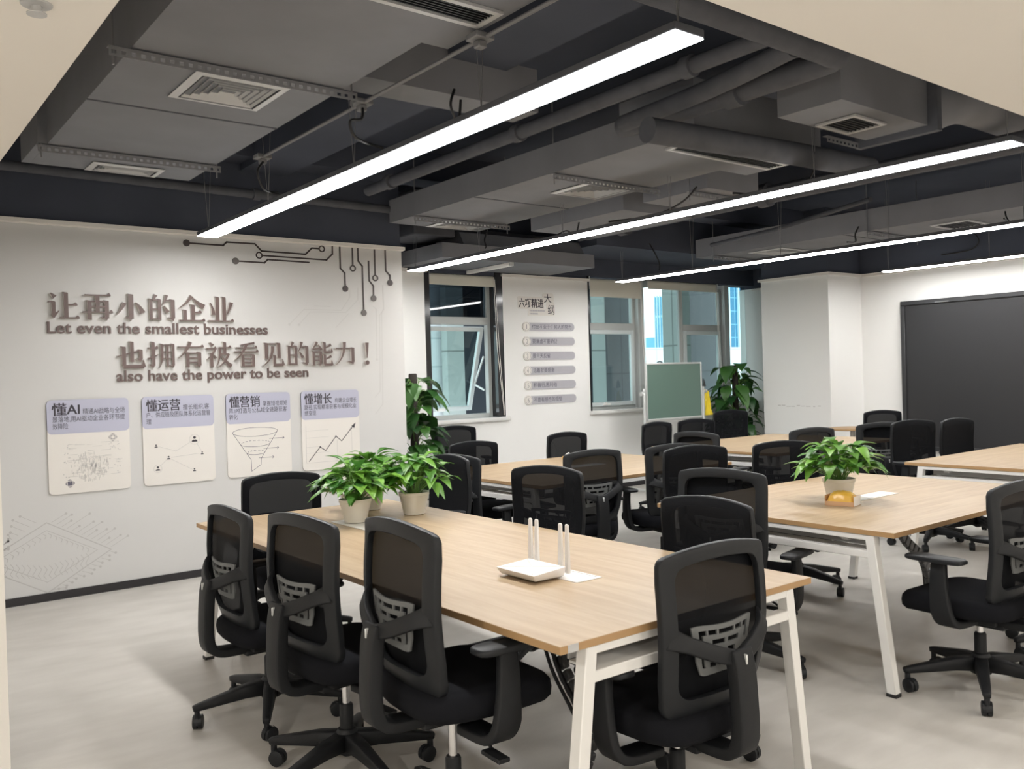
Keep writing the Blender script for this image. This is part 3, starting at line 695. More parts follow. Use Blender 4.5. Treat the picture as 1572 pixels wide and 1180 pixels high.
def make_chair():
    root = empty('office_chair', (0, 0, 0))
    # --- parts that rise with the gas lift
    st = MB(); N = 40; ringsd = [(.0, .372), (.80, .372), (.93, .380), (.99, .400), (1.0, .425), (.985, .448), (.93, .462), (.75, .470), (.4, .472), (0, .472)]
    vs = []; fs = []
    for sc_, z in ringsd:
        for j in range(N):
            a = 2*math.pi*j/N; ex = 2/4.2
            x = .248*sc_*math.copysign(abs(math.cos(a))**ex, math.cos(a)); y = .045+.245*sc_*math.copysign(abs(math.sin(a))**ex, math.sin(a))
            x *= 1-.10*max(0, -(y-.045)/.245)
            zz = z-.9*max(0, y-.16)**2*1.4 + .10*x*x
            vs.append((x, y, zz))
    for i in range(len(ringsd)-1):
        for j in range(N): fs.append((i*N+j, i*N+(j+1) % N, (i+1)*N+(j+1) % N, (i+1)*N+j))
    st.add(vs, fs).build('seat', MT['fabric'], root, smooth=70)
    back_frame().build('back_frame', MT['plastic2'], root, bevel=(.005, 2), smooth=50)
    mesh_cloth().build('back_mesh', MT['mesh'], root, smooth=60)
    lumbar().build('lumbar_support', MT['lumbar'], root)
    m = MB()
    pts = [(0, -.262, .672), (0, -.276, .62), (0, -.284, .52), (0, -.286, .43), (0, -.274, .378), (0, -.235, .352), (0, -.16, .346), (0, -.02, .346)]
    m.sweep(smoothpath(pts, 4), [(.084, .046)]*17+[(.088, .036)]*12)
    for s in (-1, 1):
        arm = smoothpath([(s*.212, yback(.212, .728)+.012, .728), (s*.165, -.222, .706), (s*.085, -.252, .672), (s*.012, -.268, .648)], 4)
        m.sweep(arm, [(.016, .074), (.018, .066), (.020, .060), (.022, .055)]+[(.024, .050)]*9, side=(0, -1, 0.12))
    sp = m.build('back_support', MT['plastic'], root, bevel=(.006, 2), smooth=50)
    MB().box(-.0032, .0032, -.3005, -.285, .634, .664).build('chrome_tab', MT['alu'], sp, bevel=(.002, 1))
    for s in (-1, 1):
        m = MB()
        up = smoothpath([(s*.285, .03, .640), (s*.292, .03, .56), (s*.292, .025, .46), (s*.280, .02, .395), (s*.235, .01, .358), (s*.10, 0, .356)], 4)
        secs = [(.062+.030*min(1, i/10), .032) for i in range(len(up))]
        m.sweep(up, secs, side=(0, 1, 0))
        a = m.build('armrest', MT['plastic'], root, bevel=(.007, 2), smooth=50)
        pd = MB(); K = 20; vs = []; fs = []
        prof = [(.90, .638), (.98, .641), (1.0, .648), (.985, .656), (.93, .660)]
        for r, z in prof:
            for j in range(K):
                an = 2*math.pi*j/K; ex = 2/5
                vs.append((s*.287+.045*r*math.copysign(abs(math.cos(an))**ex, math.cos(an)), .045+.132*r*math.copysign(abs(math.sin(an))**ex, math.sin(an)), z))
        for i in range(len(prof)-1):
            for j in range(K): fs.append((i*K+j, i*K+(j+1) % K, (i+1)*K+(j+1) % K, (i+1)*K+j))
        fs += [tuple(range(K))[::-1], tuple((len(prof)-1)*K+j for j in range(K))]
        pd.add(vs, fs).build('arm_pad', MT['plastic2'], a, smooth=60)
    m = MB().box(-.085, .085, -.11, .12, .335, .374).box(-.05, .05, -.13, .10, .315, .34)
    tm = m.build('tilt_mechanism', MT['plastic'], root, bevel=(.01, 2))
    m = MB().tube(smoothpath([(.06, .02, .335), (.15, .02, .315), (.215, .01, .285)], 4), .006, 8)
    m.box(.19, .29, -.012, .03, .262, .276, )
    m.build('tilt_lever', MT['plastic'], root, bevel=(.003, 1))
    MB().cyl((0, 0, .16), (0, 0, .34), .0145, n=16).build('lift_piston', MT['chrome'], root, smooth=50)
    # --- parts on the floor
    MB().lathe([(.022, .075), (.026, .085), (.026, .265), (.022, .272), (.015, .273)], 18).build('lift_column', MT['plastic'], root, smooth=40)
    MB().lathe([(.030, .082), (.044, .088), (.046, .13), (.042, .165), (.034, .178), (.026, .18)], 20).build('base_hub', MT['plastic'], root, smooth=40)
    for k in range(5):
        a = R(90+72*k); d = Vector((math.cos(a), math.sin(a), 0)); sd = Vector((-d.y, d.x, 0))
        m = MB(); pts = [d*.03+Vector((0, 0, .132)), d*.12+Vector((0, 0, .128)), d*.32+Vector((0, 0, .098)), d*.341+Vector((0, 0, .094))]
        m.sweep(pts, [(.056, .066), (.050, .054), (.034, .028), (.028, .024)], side=sd)
        m.cyl(d*.324+Vector((0, 0, .092)), d*.324+Vector((0, 0, .056)), .0125, n=10)
        lg = m.build('base_leg', MT['plastic'], root, bevel=(.004, 1), smooth=50)
        c = d*.324; ca = a+R((k*67+25) % 180); wv = Vector((math.cos(ca), math.sin(ca), 0)); c2 = c+Vector((-wv.y, wv.x, 0))*.016
        m = MB()
        for s in (-1, 1):
            p = c2+wv*s*.011+Vector((0, 0, .031))
            m.lathe_axis = None
            m.tube([p-wv*.0105, p-wv*.008, p+wv*.008, p+wv*.0105], [.026, .031, .031, .026], 20)
        # hood over the wheels and the stem boss
        h = Vector((-wv.y, wv.x, 0)); vs = []; fs = []; Q = 9
        for i in range(Q):
            an = R(-10+200*i/(Q-1)); p = c2+Vector((0, 0, .031))+h*(-.035*math.cos(an))+Vector((0, 0, .035*math.sin(an)))
            vs += [p+wv*.0045, p-wv*.0045]
        for i in range(Q-1): fs.append((2*i, 2*i+1, 2*i+3, 2*i+2))
        m.add(vs, fs); m.cyl(c+Vector((0, 0, .045)), c+Vector((0, 0, .068)), .012, n=10)
        m.build('caster', MT['plastic2'], lg, smooth=40)
    return root
LIFTED = ('seat', 'back_', 'lumbar', 'armrest', 'tilt', 'lift_piston')
proto_chair = make_chair()
# (x, y of the lift axis), facing angle from +X, height change, spin of the star base, label, group
G1 = 'black mesh office chairs round the foreground desk'; G2 = 'black mesh office chairs round the second desk'
G3 = 'black mesh office chairs round the far desks'; G4 = 'black mesh office chairs round the right hand desk'
ARMS = {1: .012, 2: .045, 3: -.055, 4: -.055, 8: -.055, 13: -.055, 14: -.055}   # arm heights set apart from the seat's
CHAIRS = [
 (1.56, 3.86, 1, -.015, 27, 'black mesh office chair farthest along the row left of the foreground desk', G1),
 (1.54, 3.075, 6, .035, 47, 'black mesh office chair in the middle of the row left of the foreground desk', G1),
 (1.585, 2.41, -3, .080, 10, 'nearest black mesh office chair in the row left of the foreground desk', G1),
 (2.12, 4.88, -99, -.020, 0, 'black mesh office chair at the far end of the foreground desk, below the wall panels', G1),
 (2.17, 1.965, 88, -.014, 30, 'large black mesh office chair at the near end of the foreground desk', G1),
 (2.86, 3.58, 192, .034, 20, 'black mesh office chair facing across the foreground desk, just behind the router aerials', G1),
 (3.07, 4.88, 180, .010, 36, 'plain fronted black office chair facing the foreground desk, beside the three pot plants', G1),
 (2.75, 2.44, 182, -.015, 21, 'black office chair facing the foreground desk, directly behind the nearest chair back', G1),
 (3.64, 2.84, 11, .036, 50, 'black office chair with its back turned at the left end of the second desk', G2),
 (4.45, 3.69, 251, .028, 0, 'black office chair on the window side of the second desk, left of the tissue box', G2),
 (5.20, 3.57, 235, .010, 33, 'black office chair on the window side of the second desk, left of its plant', G2),
 (4.14, 1.885, 88, -.006, 48, 'black office chair cut by the right picture edge, drawn up to the second desk', G2),
 (5.02, 1.83, 100, 0.0, 55, 'black office chair mostly hidden behind the one cut by the right edge', G2),
 (3.63, 5.16, 11, -.014, 0, 'black office chair at the left end of the back left desk, grey plate showing', G3),
 (4.25, 4.70, 80, -.009, 30, 'black office chair seen from behind on the near side of the back left desk', G3),
 (4.92, 4.53, 74, -.006, 12, 'black office chair seen from behind at the near right corner of the back left desk', G3),
 (4.42, 6.12, 262, -.038, 0, 'black office chair at the far left corner of the back left desk', G3),
 (5.49, 6.08, 268, -.022, 0, 'black office chair beyond the back left desk, alone before the sign pier', G3),
 (5.27, 7.70, 254, .004, 0, 'black office chair under the open window, half behind the tall pole plant', G3),
 (6.25, 5.20, 6, -.018, 0, 'black office chair with its back turned at the left end of the back desk', G3),
 (7.10, 6.42, 272, -.023, 0, 'narrow looking black office chair below the left edge of the green board', G3),
 (7.80, 6.53, 250, -.032, 0, 'low black office chair in front of the right half of the green board', G3),
 (8.55, 6.63, 251, .036, 0, 'broad plain black office chair leaning in front of the tall plant by the pillar', G3),
 (6.52, 4.44, 76, .020, 20, 'black office chair seen from behind, just left above the second desk plant', G4),
 (7.56, 4.36, 57, .010, 0, 'black office chair from behind with forked back support, right of the second desk plant', G4),
 (9.76, 5.40, 240, -.010, 0, 'black office chair facing the camera by the small round table', G4),
 (7.20, 3.65, 253, .051, 18, 'black office chair on the far side of the right hand desk, at its left corner', G4),
 (7.89, 3.59, 263, .030, 40, 'black office chair in front of the black display, beyond the right hand desk', G4),
]
for i, (x, y, ang, dh, spin, lab, g) in enumerate(CHAIRS):
    o = proto_chair if i == len(CHAIRS)-1 else dup(proto_chair)
    o.location = (x, y, 0); o.rotation_euler = (0, 0, R(ang-90)); tag(o, lab, 'chair', g)
    for c in o.children:
        if c.name.startswith(LIFTED): c.location.z = ARMS.get(i, dh) if c.name.startswith('armrest') else dh
        elif c.name.startswith('base_leg'): c.rotation_euler = (0, 0, R(spin))
# ================================================================ desks (local: length along x, legs splay along y)
def desk(name, cx, cy, L, W, rz, label, plates=(), spine=None, clip=None, double=False):
    e = empty(name, (cx, cy, 0), rz); tag(e, label, 'desk', 'oak topped desks on white splayed legs')
    hx, hy = L/2, W/2
    MB().box(-hx, hx, -hy, hy, .726, .75).build('tabletop', [MT['wood'], MT['edge']], e, bevel=(.0015, 1))
    top = e.children[-1]
    for p in top.data.polygons:
        if abs(p.normal.z) < .5: p.material_index = 1
    for sx in (-1, 1):
        xl = sx*(hx-.026)
        for sy in (-1, 1):
            m = MB(); p = Vector((xl, sy*(hy-.125), .726)); q = Vector((xl, sy*(hy-.035), .012))
            m.beam(q, p, .044, .044, up=(1, 0, 0))
            lg = m.build('leg', MT['white_metal'], e, bevel=(.003, 1))
            MB().box(xl-.023, xl+.023, sy*(hy-.035)-.024, sy*(hy-.035)+.024, 0, .016).build('foot_cap', MT['black'], lg)
        ya = hy-.125
        m = MB().box(xl-.02, xl+.02, -ya, ya, .700, .726).box(xl-.02, xl+.02, -ya-.008, ya+.008, .618, .652)
        m.build('end_frame', MT['white_metal'], e, bevel=(.003, 1))
        MB().box(xl-sx*.12-.004, xl-sx*.12+.004, -ya+.03, ya-.03, .65, .726).build('modesty_panel', MT['grey_panel'], e)
        MB().box(min(xl-sx*.116, xl-sx*.018), max(xl-sx*.116, xl-sx*.018), -ya+.03, ya-.03, .640, .648).build('cable_tray', MT['white_metal'], e)
    for sy in (-1, 1):
        MB().box(-hx+.07, hx-.07, sy*(hy-.29)-.02, sy*(hy-.29)+.02, .676, .726).build('side_rail', MT['white_metal'], e, bevel=(.003, 1))
    for (x0, x1, y0, y1) in plates:
        f = MB().box(x0, x1, y0, y1, .7498, .7535).build('cable_flap', MT['router'], e, bevel=(.0012, 1))
        MB().box(x0+.015, x1-.015, y0+.012, y0+.016, .7533, .7539).build('flap_seam', MT['numink'], f)
    if spine:
        pts = smoothpath(spine, 10); s = MB(); acc = 0; last = pts[0]; k = 0
        for a, b in zip(pts, pts[1:]):
            acc += (b-a).length
            if acc > .040:
                acc = 0; d = (b-last).normalized()
                s.beam(last+d*.004, b-d*.004, .062, .030, up=(0, 1, 0)); last = b
        sp = s.build('cable_spine', MT['link'], e, bevel=(.005, 1))
        off = Vector((.0, .022, 0))
        MB().tube([p+off for p in pts], .009, 8).tube([p+off*1.9+Vector((.015, 0, 0)) for p in pts], .007, 8).build('spine_cable', MT['cable'], sp, smooth=60)
    if clip:
        MB().box(*clip).build('corner_plate', MT['vent'], e)
    return e
desk('desk', 2.1865, 3.3825, 3.05, 1.20, R(90), 'long oak desk in the foreground with the router and three pot plants on it',
     plates=((-1.00, -.60, -.063, .063), (.57, .97, -.055, .065)), spine=[(-.55, .02, .70), (-.74, .0, .55), (-.84, 0.0, .38), (-.98, .0, .2), (-.93, .0, .03)],
     clip=(-1.5262, -1.5248, .532, .572, .727, .7495))
desk('desk', 4.755, 2.795, 1.98, 1.43, 0, 'oak desk at middle right holding one potted plant and a gold tissue pack',
     plates=((-.24, .21, -.09, .03),), spine=[(.16, .0, .70), (.30, -.01, .55), (.45, .0, .42), (.60, .0, .32), (.70, 0, .2), (.72, 0, .03)])
desk('desk', 7.635, 2.83, 2.06, 1.44, 0, 'oak desk at the right edge, pushed in front of the black display')
desk('desk', 4.855, 5.385, 2.03, 1.51, 0, 'oak desk at the back left, below the sign pier, with a small tissue pack', plates=((-.2, .25, -.06, .06),))
desk('desk', 7.65, 5.49, 2.04, 1.50, 0, 'oak desk at the back, between the green board and the corner pillar', plates=((-.2, .25, -.06, .06),))
# small round side table by the right wall
e = empty('round_table', (9.92, 5.98, 0)); tag(e, 'small round wooden table half hidden behind chairs by the right wall', 'table')
MB().lathe([(.0, .728), (.27, .728), (.30, .735), (.30, .748), (.29, .752), (0, .752)], 36).build('tabletop', MT['edge'], e, smooth=40)
MB().lathe([(.03, .03), (.03, .728)], 16).build('pedestal', MT['white_metal'], e, smooth=40)
MB().lathe([(.2, 0), (.2, .012), (.05, .03), (.03, .035)], 28).build('foot_plate', MT['white_metal'], e, smooth=40)
# ================================================================ plants
def leaf(mb, base, d, up, L, W, droop, fold=.18, n=5):
    """pointed oval blade with a fold along the midrib, drooping towards the tip"""
    d = Vector(d).normalized(); up = Vector(up); sd = d.cross(up)
    if sd.length < 1e-3: sd = d.orthogonal()
    sd.normalize(); up = sd.cross(d).normalized()
    prof = [.0, .72, 1.0, .82, .45, .0]; vs = []; fs = []; n = len(prof)-1
    for i, w in enumerate(prof):
        t = i/n
        c = Vector(base)+d*L*t+up*(L*(.10*math.sin(math.pi*t)-droop*t*t))
        if w == 0: vs.append(c)
        else: vs += [c-sd*W*w*.5+up*fold*W*w*.5, c, c+sd*W*w*.5+up*fold*W*w*.5]
    # indices
    row = lambda i: 1+3*(i-1)
    fs += [(0, row(1)+1, row(1)), (0, row(1)+2, row(1)+1)]
    for i in range(1, n-1):
        a, b = row(i), row(i+1); fs += [(a, a+1, b+1, b), (a+1, a+2, b+2, b+1)]
    a = row(n-1); tip = len(vs)-1; fs += [(a, a+1, tip), (a+1, a+2, tip)]
    mb.add(vs, fs)
def pot_plant(x, y, z, h, rt, rb, seed, label, spread=.20, height=.22, nleaf=85, flowers=False, mats=('leaf',)):
    random.seed(seed)
    e = empty('potted_plant', (x, y, z)); tag(e, label, 'potted plant', 'green pot plants on the desks')
    prof = [(rb*.9, 0), (rb, .004)]
    for i in range(9):
        t = (i+.5)/9; r = rb+(rt-rb)*t; prof += [(r-.0008, .01+(h-.03)*(t-.02)), (r+.0008, .01+(h-.03)*(t+.02))]
    prof += [(rt, h-.018), (rt+.004, h-.016), (rt+.004, h), (rt-.004, h), (rt-.007, h-.02), (0.001, h-.021)]
    MB().lathe(prof, 32).build('pot', MT['pot'], e, smooth=35)
    MB().lathe([(rt-.006, h-.025), (rt-.006, h-.014), (.02, h-.008), (.001, h-.008)], 24).build('soil', MT['soil'], e, smooth=40)
    lv = MB(); st = MB()
    for i in range(nleaf):
        az = random.uniform(0, 2*math.pi); t = math.sqrt(random.random()); el = random.uniform(.1, 1.0)
        hh = height*(1-.62*t*t)*random.uniform(.55, 1.08); rr = spread*t*random.uniform(.55, .95)
        p0 = Vector((math.cos(az)*rt*.5*random.random(), math.sin(az)*rt*.5*random.random(), h-.012))
        p1 = Vector((math.cos(az)*rr, math.sin(az)*rr, h+hh*.85-.01))
        mid = (p0+p1)/2+Vector((0, 0, hh*.22))
        if i % 2 == 0: st.tube(qcurve(p0, mid, p1, 5), .0022, 5)
        az2 = az+random.uniform(-.9, .9); dd = Vector((math.cos(az2), math.sin(az2), random.uniform(-.35, .75)*(1-.4*t)))
        L = random.uniform(.085, .145); W = L*random.uniform(.50, .66)
        leaf(lv, p1, dd, (0, 0, 1), L, W, random.uniform(.12, .55), random.uniform(.1, .4))
    lv.build('foliage', MT['leaf'], e, smooth=60); st.build('stems', MT['stem'], e, smooth=60)
    if flowers:
        f = MB()
        for k in range(9):
            c = Vector((-spread*.8+random.uniform(-.03, .05), -.06+random.uniform(-.03, .03), h+random.uniform(.02, .13)))
            for q in range(5):
                a = q*1.2566; leaf(f, c, (math.cos(a), -.3, math.sin(a)), (0, -1, 0), .014, .010, .1)
        f.build('white_flowers', MT['router'], e)
    return e
pot_plant(2.21, 4.235, .7535, .125, .082, .060, 11, 'leafy green plant in an ivory pot, leftmost of the three on the foreground desk', .19, .23, 120, True)
pot_plant(2.50, 4.60, .75, .125, .082, .060, 12, 'leafy green plant in an ivory pot, hindmost of the three on the foreground desk', .18, .25, 105)
pot_plant(2.585, 4.25, .75, .125, .082, .060, 13, 'leafy green plant in an ivory pot, rightmost of the three on the foreground desk', .20, .25, 130)
pot_plant(4.49, 2.80, .7535, .125, .085, .062, 15, 'leafy green plant in an ivory pot on the second desk behind the tissue pack', .20, .25, 125)
def pole_plant(x, y, top, label, seed, n=70, rad=.33):
    random.seed(seed)
    e = empty('pole_plant', (x, y, 0)); tag(e, label, 'tall plant', 'tall climbing plants on poles')
    MB().lathe([(.12, 0), (.15, .26), (.16, .27), (.16, .30), (.145, .30), (.14, .27), (.001, .265)], 28).build('planter', MT['pot'], e, smooth=40)
    MB().lathe([(.14, .262), (.13, .278), (.001, .28)], 24).build('soil', MT['soil'], e)
    MB().lathe([(.042, .27), (.042, top-.01), (.036, top), (.001, top)], 14).build('moss_pole', MT['moss'], e, smooth=40)
    lv = MB(); st = MB()
    for i in range(n):
        t = i/n; z = .40+(top-.47)*t; az = random.uniform(0, 2*math.pi); rr = random.uniform(.5, 1.0)*rad*(1-.45*t)
        p0 = Vector((math.cos(az)*.045, math.sin(az)*.045, z)); p1 = Vector((math.cos(az)*rr*.62, math.sin(az)*rr*.62, z+random.uniform(.0, .12)))
        st.tube(qcurve(p0, (p0+p1)/2+Vector((0, 0, .07)), p1, 5), .004, 5)
        L = random.uniform(.19, .30); leaf(lv, p1, (math.cos(az+random.uniform(-.5, .5)), math.sin(az+random.uniform(-.5, .5)), random.uniform(-.7, .25)), (0, 0, 1), L, L*random.uniform(.60, .78), random.uniform(.2, .6), random.uniform(.08, .3))
    lv.build('foliage', MT['leafdark'], e, smooth=60); st.build('stems', MT['stem'], e, smooth=60)
    return e
pole_plant(4.62, 7.55, 1.56, 'tall broad leaved climbing plant on a brown pole past the end of the slogan wall', 21, 84, .36)
pole_plant(9.98, 7.78, 1.57, 'tall broad leaved climbing plant on a dark pole left of the corner pillar', 22, 100, .46)

# ================================================================ things on the desks
r = empty('wifi_router', (2.075, 2.58, .7538)); tag(r, 'white wireless router with four upright aerials on the foreground desk', 'router')
m = MB()
m.add([(-.070, -.105, .006), (.070, -.105, .006), (.070, .105, .006), (-.070, .105, .006),
       (-.085, -.115, .030), (.075, -.110, .040), (.075, .110, .040), (-.085, .115, .030),
       (-.055, -.085, .0), (.06, -.095, .0), (.06, .095, .0), (-.055, .085, .0)],
      [(0, 1, 5, 4), (1, 2, 6, 5), (2, 3, 7, 6), (3, 0, 4, 7), (4, 5, 6, 7), (8, 9, 1, 0), (9, 10, 2, 1), (10, 11, 3, 2), (11, 8, 0, 3), (11, 10, 9, 8)])
m.build('router_body', MT['router'], r, bevel=(.004, 2))
m = MB()
for a, b in (((-.07, -.09), (0, 0)), ((-.07, .09), (0, 0)), ((.06, -.10), (0, 0)), ((.06, .10), (0, 0))):
    zf = lambda x: .030+(x+.085)/.16*.010
    m.beam((a[0], a[1], zf(a[0])+.0004), (0, 0, zf(0)+.0004), .004, .0016)
m.build('ridge_lines', MT['trim'], r)
for k, y in enumerate((-.108, -.070, .070, .108)):
    MB().sweep([(.084, y, .012), (.084, y, .06), (.086, y, .19), (.086, y, .196)], [(.012, .022), (.012, .022), (.010, .016), (.006, .012)], side=(1, 0, 0)).build('aerial', MT['router'], r, bevel=(.003, 2))
t = empty('tissue_pack', (4.37, 2.705, .75), R(13)); tag(t, 'gold wrapped tissue pack in an open brown carton in front of the second desk plant', 'tissue pack')
m = MB(); hw, hl, hh = .056, .078, .024
m.box(-hw, hw, -hl, -hl+.002, 0, .055).box(-hw, hw, hl-.002, hl, 0, .055).box(-hw, -hw+.002, -hl, hl, 0, hh).box(hw-.002, hw, -hl, hl, 0, hh).box(-hw, hw, -hl, hl, 0, .002)
m.build('carton', MT['tissuewood'], t)
m = MB(); K = 10; vs = []; fs = []
for i in range(K+1):
    for j in range(K+1):
        u, v = -1+2*i/K, -1+2*j/K; s = (1-abs(u)**3)*(1-abs(v)**3)
        vs.append((u*(hw-.004), v*(hl-.004), .018+.058*s**.5+.004*math.sin(9*u+5*v)*s))
for i in range(K):
    for j in range(K): q = i*(K+1)+j; fs.append((q, q+1, q+K+2, q+K+1))
m.add(vs, fs).build('gold_wrapper', MT['gold'], t, smooth=30)
MB().box(-hw+.002, hw-.002, -hl-.001, -hl+.0005, .002, .054).build('white_label', MT['router'], t)
t = empty('tissue_pack', (5.20, 5.90, .75), R(20)); tag(t, 'small white and gold tissue pack on the back left desk', 'tissue pack')
MB().box(-.045, .045, -.038, .038, 0, .034).build('carton', MT['tissuewood'], t, bevel=(.004, 1))
MB().box(-.0455, -.015, -.0385, .0385, .002, .030).build('gold_label', MT['gold'], t)
MB().add([(-.036, -.026, .034), (.036, -.026, .034), (.036, .026, .034), (-.036, .026, .034), (-.034, .0, .058), (.024, .008, .062)], [(0, 1, 5, 4), (1, 2, 5), (2, 3, 4, 5), (3, 0, 4)]).build('tissue', MT['router'], t)

# ================================================================ green board on a stand, yellow bag
b = empty('writing_board', (8.52, 7.6, 0)); tag(b, 'green writing board in an aluminium frame on a stand before the windows', 'writing board')
x0, x1, z0, z1 = 8.0, 9.05, .90, 1.62
part(MB().box(x0+.015, x1-.015, 7.592, 7.606, z0+.015, z1-.015).build('green_surface', MT['board']), b)
part(frame_rect(MB(), x0, x1, z0, z1, 7.585, 7.612, .022).build('board_frame', MT['alu'], bevel=(.004, 2)), b)
for x in (x0-.028, x1+.028):
    part(MB().box(x-.014, x+.014, 7.585, 7.612, .05, 1.30).build('upright', MT['alu'], bevel=(.003, 1)), b)
    part(MB().box(x-.016, x+.016, 7.3, 7.9, .03, .06).build('foot_bar', MT['alu'], bevel=(.004, 1)), b)
    s = -1 if x < 8.5 else 1
    kb = part(MB().cyl((x-s*.02, 7.598, 1.24), (x+s*.035, 7.598, 1.24), .010, n=10).cyl((x+s*.035, 7.598, 1.24), (x+s*.058, 7.598, 1.24), .026, n=16).build('pivot_knob', MT['alu'], smooth=40), b)
part(MB().box(x0-.02, x1+.02, 7.588, 7.608, .38, .41).build('cross_bar', MT['alu'], bevel=(.003, 1)), b)
part(MB().tube(qcurve((x0+.22, 7.598, z1), (x0+.26, 7.598, z1+.03), (x0+.32, 7.598, z1), 8), .008, 8).build('top_clip', MT['black']), b)
random.seed(5); m = MB(); K = 10; vs = []; fs = []
for i in range(K+1):
    t = i/K; wd = .03+.085*t; z = 1.24-.32*t
    for j in range(7):
        u = -1+j/3; vs.append((9.155+.03*t+u*wd*.9, 7.60+.018*math.sin(u*5+t*4)*(.4+t), z+.008*math.sin(u*7)*t))
for i in range(K):
    for j in range(6): q = i*7+j; fs.append((q, q+1, q+8, q+7))
yb = empty('plastic_bag', (9.155, 7.6, 1.24)); tag(yb, 'yellow plastic bag hanging from the right side of the green board', 'bag')
part(m.add(vs, fs).build('bag_film', MT['yellow'], smooth=70), yb)
part(MB().tube([(9.09, 7.6, 1.26), (9.13, 7.6, 1.25), (9.155, 7.6, 1.23)], .006, 6).build('bag_handle', MT['yellow']), yb)
tag(MB().add([(9.13, 7.62, 1.40), (9.17, 7.62, 1.30), (9.10, 7.62, 1.29), (9.13, 7.65, 1.40), (9.17, 7.65, 1.30), (9.10, 7.65, 1.29)], [(0, 1, 2), (5, 4, 3), (0, 3, 4, 1), (1, 4, 5, 2), (2, 5, 3, 0)]).build('board_cloth', MT['jamb']), 'small dark cloth scrap above the yellow bag beside the green board', 'cloth')

# ================================================================ big black display on the right wall
d = empty('display', (XR-.05, 3.9, .40)); tag(d, 'huge black video display on the right wall', 'display')
ys0, ys1, zs0, zs1 = 2.35, 5.83, .42, 2.31
part(MB().box(XR-.045, XR-.01, ys0+.05, ys1-.05, zs0+.05, zs1-.05).build('screen', MT['screen']), d)
f = MB()
for (a, bb, c, e_) in ((ys0, ys1, zs1-.055, zs1), (ys0, ys1, zs0, zs0+.055), (ys0, ys0+.055, zs0+.055, zs1-.055), (ys1-.055, ys1, zs0+.055, zs1-.055)): f.box(XR-.07, XR-.002, a, bb, c, e_)
part(f.build('bezel', MT['screenframe'], bevel=(.006, 1)), d)
part(MB().box(XR-.0735, XR-.069, ys1-.62, ys1-.45, zs1-.048, zs1-.034).build('bezel_label', MT['lumbar']), d)
# ================================================================ wall lettering
def text_verts(body, size, bold=0.0, xs=1.0, align='LEFT', spacing=1.0):
    c = bpy.data.curves.new('t', 'FONT'); c.body = body; c.size = size; c.offset = bold; c.resolution_u = 3; c.space_character = spacing
    c.align_x = align; o = bpy.data.objects.new('t', c); col.objects.link(o)
    bpy.context.view_layer.update()
    me = bpy.data.meshes.new_from_object(o.evaluated_get(bpy.context.evaluated_depsgraph_get()))
    vs = [(v.co.x*xs, v.co.y) for v in me.vertices]; fs = [tuple(p.vertices) for p in me.polygons]
    bpy.data.objects.remove(o); bpy.data.curves.remove(c); bpy.data.meshes.remove(me)
    return vs, fs
def fit_text(body, x0, x1, z, size, y, depth, m, name, parent=None, bold=0.0, smear=0.0):
    """text standing on the plane y, baseline z, squeezed to run from x0 to x1"""
    vs, fs = text_verts(body, size, bold)
    w = max(v[0] for v in vs)-min(v[0] for v in vs); mn = min(v[0] for v in vs); k = (x1-x0)/w if x1 else 1
    mb = MB(); offs = [0] if not smear else [-smear, 0, smear]
    for i, o in enumerate(offs): mb.add([(x0+(a-mn)*k+o, y-depth-.0001*i, z+b) for a, b in vs], fs)
    ob = mb.build(name, m)
    if depth > .003:
        bm = bmesh.new(); bm.from_mesh(ob.data)
        bmesh.ops.remove_doubles(bm, verts=bm.verts, dist=1e-6)
        ret = bmesh.ops.extrude_face_region(bm, geom=bm.faces[:])
        bmesh.ops.translate(bm, vec=(0, depth-.0005, 0), verts=[g for g in ret['geom'] if isinstance(g, bmesh.types.BMVert)])
        bmesh.ops.recalc_face_normals(bm, faces=bm.faces); bm.to_mesh(ob.data); bm.free()
        ob.data.materials.append(MT['letter_side'])
        for p in ob.data.polygons:
            if abs(p.normal.y) < .5: p.material_index = 1
    if parent is not None: part(ob, parent)
    return ob
# --- heavy song-style strokes on a 100 grid: H bar, V stem, D tapered line, C tapered curve, O dot
def Hs(x0, x1, y, w=5.0): return [[(x0, y-w/2), (x1, y-w/2), (x1, y+w/2), (x1-5, y+w/2+7), (x1-13, y+w/2), (x0, y+w/2)]]
def Hp(x0, x1, y, w=5.0): return [[(x0, y-w/2), (x1, y-w/2), (x1, y+w/2), (x0, y+w/2)]]
def Vs(x, y0, y1, w=14): return [[(x-w/2, y0+2), (x+w/2, y0), (x+w/2, y1-1), (x+w/2-2, y1+1), (x-w/2-3, y1+3), (x-w/2, y1-3)]]
def Ds(x0, y0, w0, x1, y1, w1): return Cs(x0, y0, (x0+x1)/2, (y0+y1)/2, x1, y1, w0, w1, 2)
def Cs(x0, y0, cx, cy, x1, y1, w0, w1, n=8):
    L = []; Rr = []
    for i in range(n+1):
        t = i/n; x = x0*(1-t)**2+2*cx*t*(1-t)+x1*t*t; y = y0*(1-t)**2+2*cy*t*(1-t)+y1*t*t
        dx = 2*(1-t)*(cx-x0)+2*t*(x1-cx); dy = 2*(1-t)*(cy-y0)+2*t*(y1-cy); l = math.hypot(dx, dy) or 1
        wv = w0+(w1-w0)*t; L.append((x-dy/l*wv/2, y+dx/l*wv/2)); Rr.append((x+dy/l*wv/2, y-dx/l*wv/2))
    return [L+Rr[::-1]]
def Os(x, y, r): return [[(x+r*math.cos(i*.5236), y+r*math.sin(i*.5236)) for i in range(12)]]
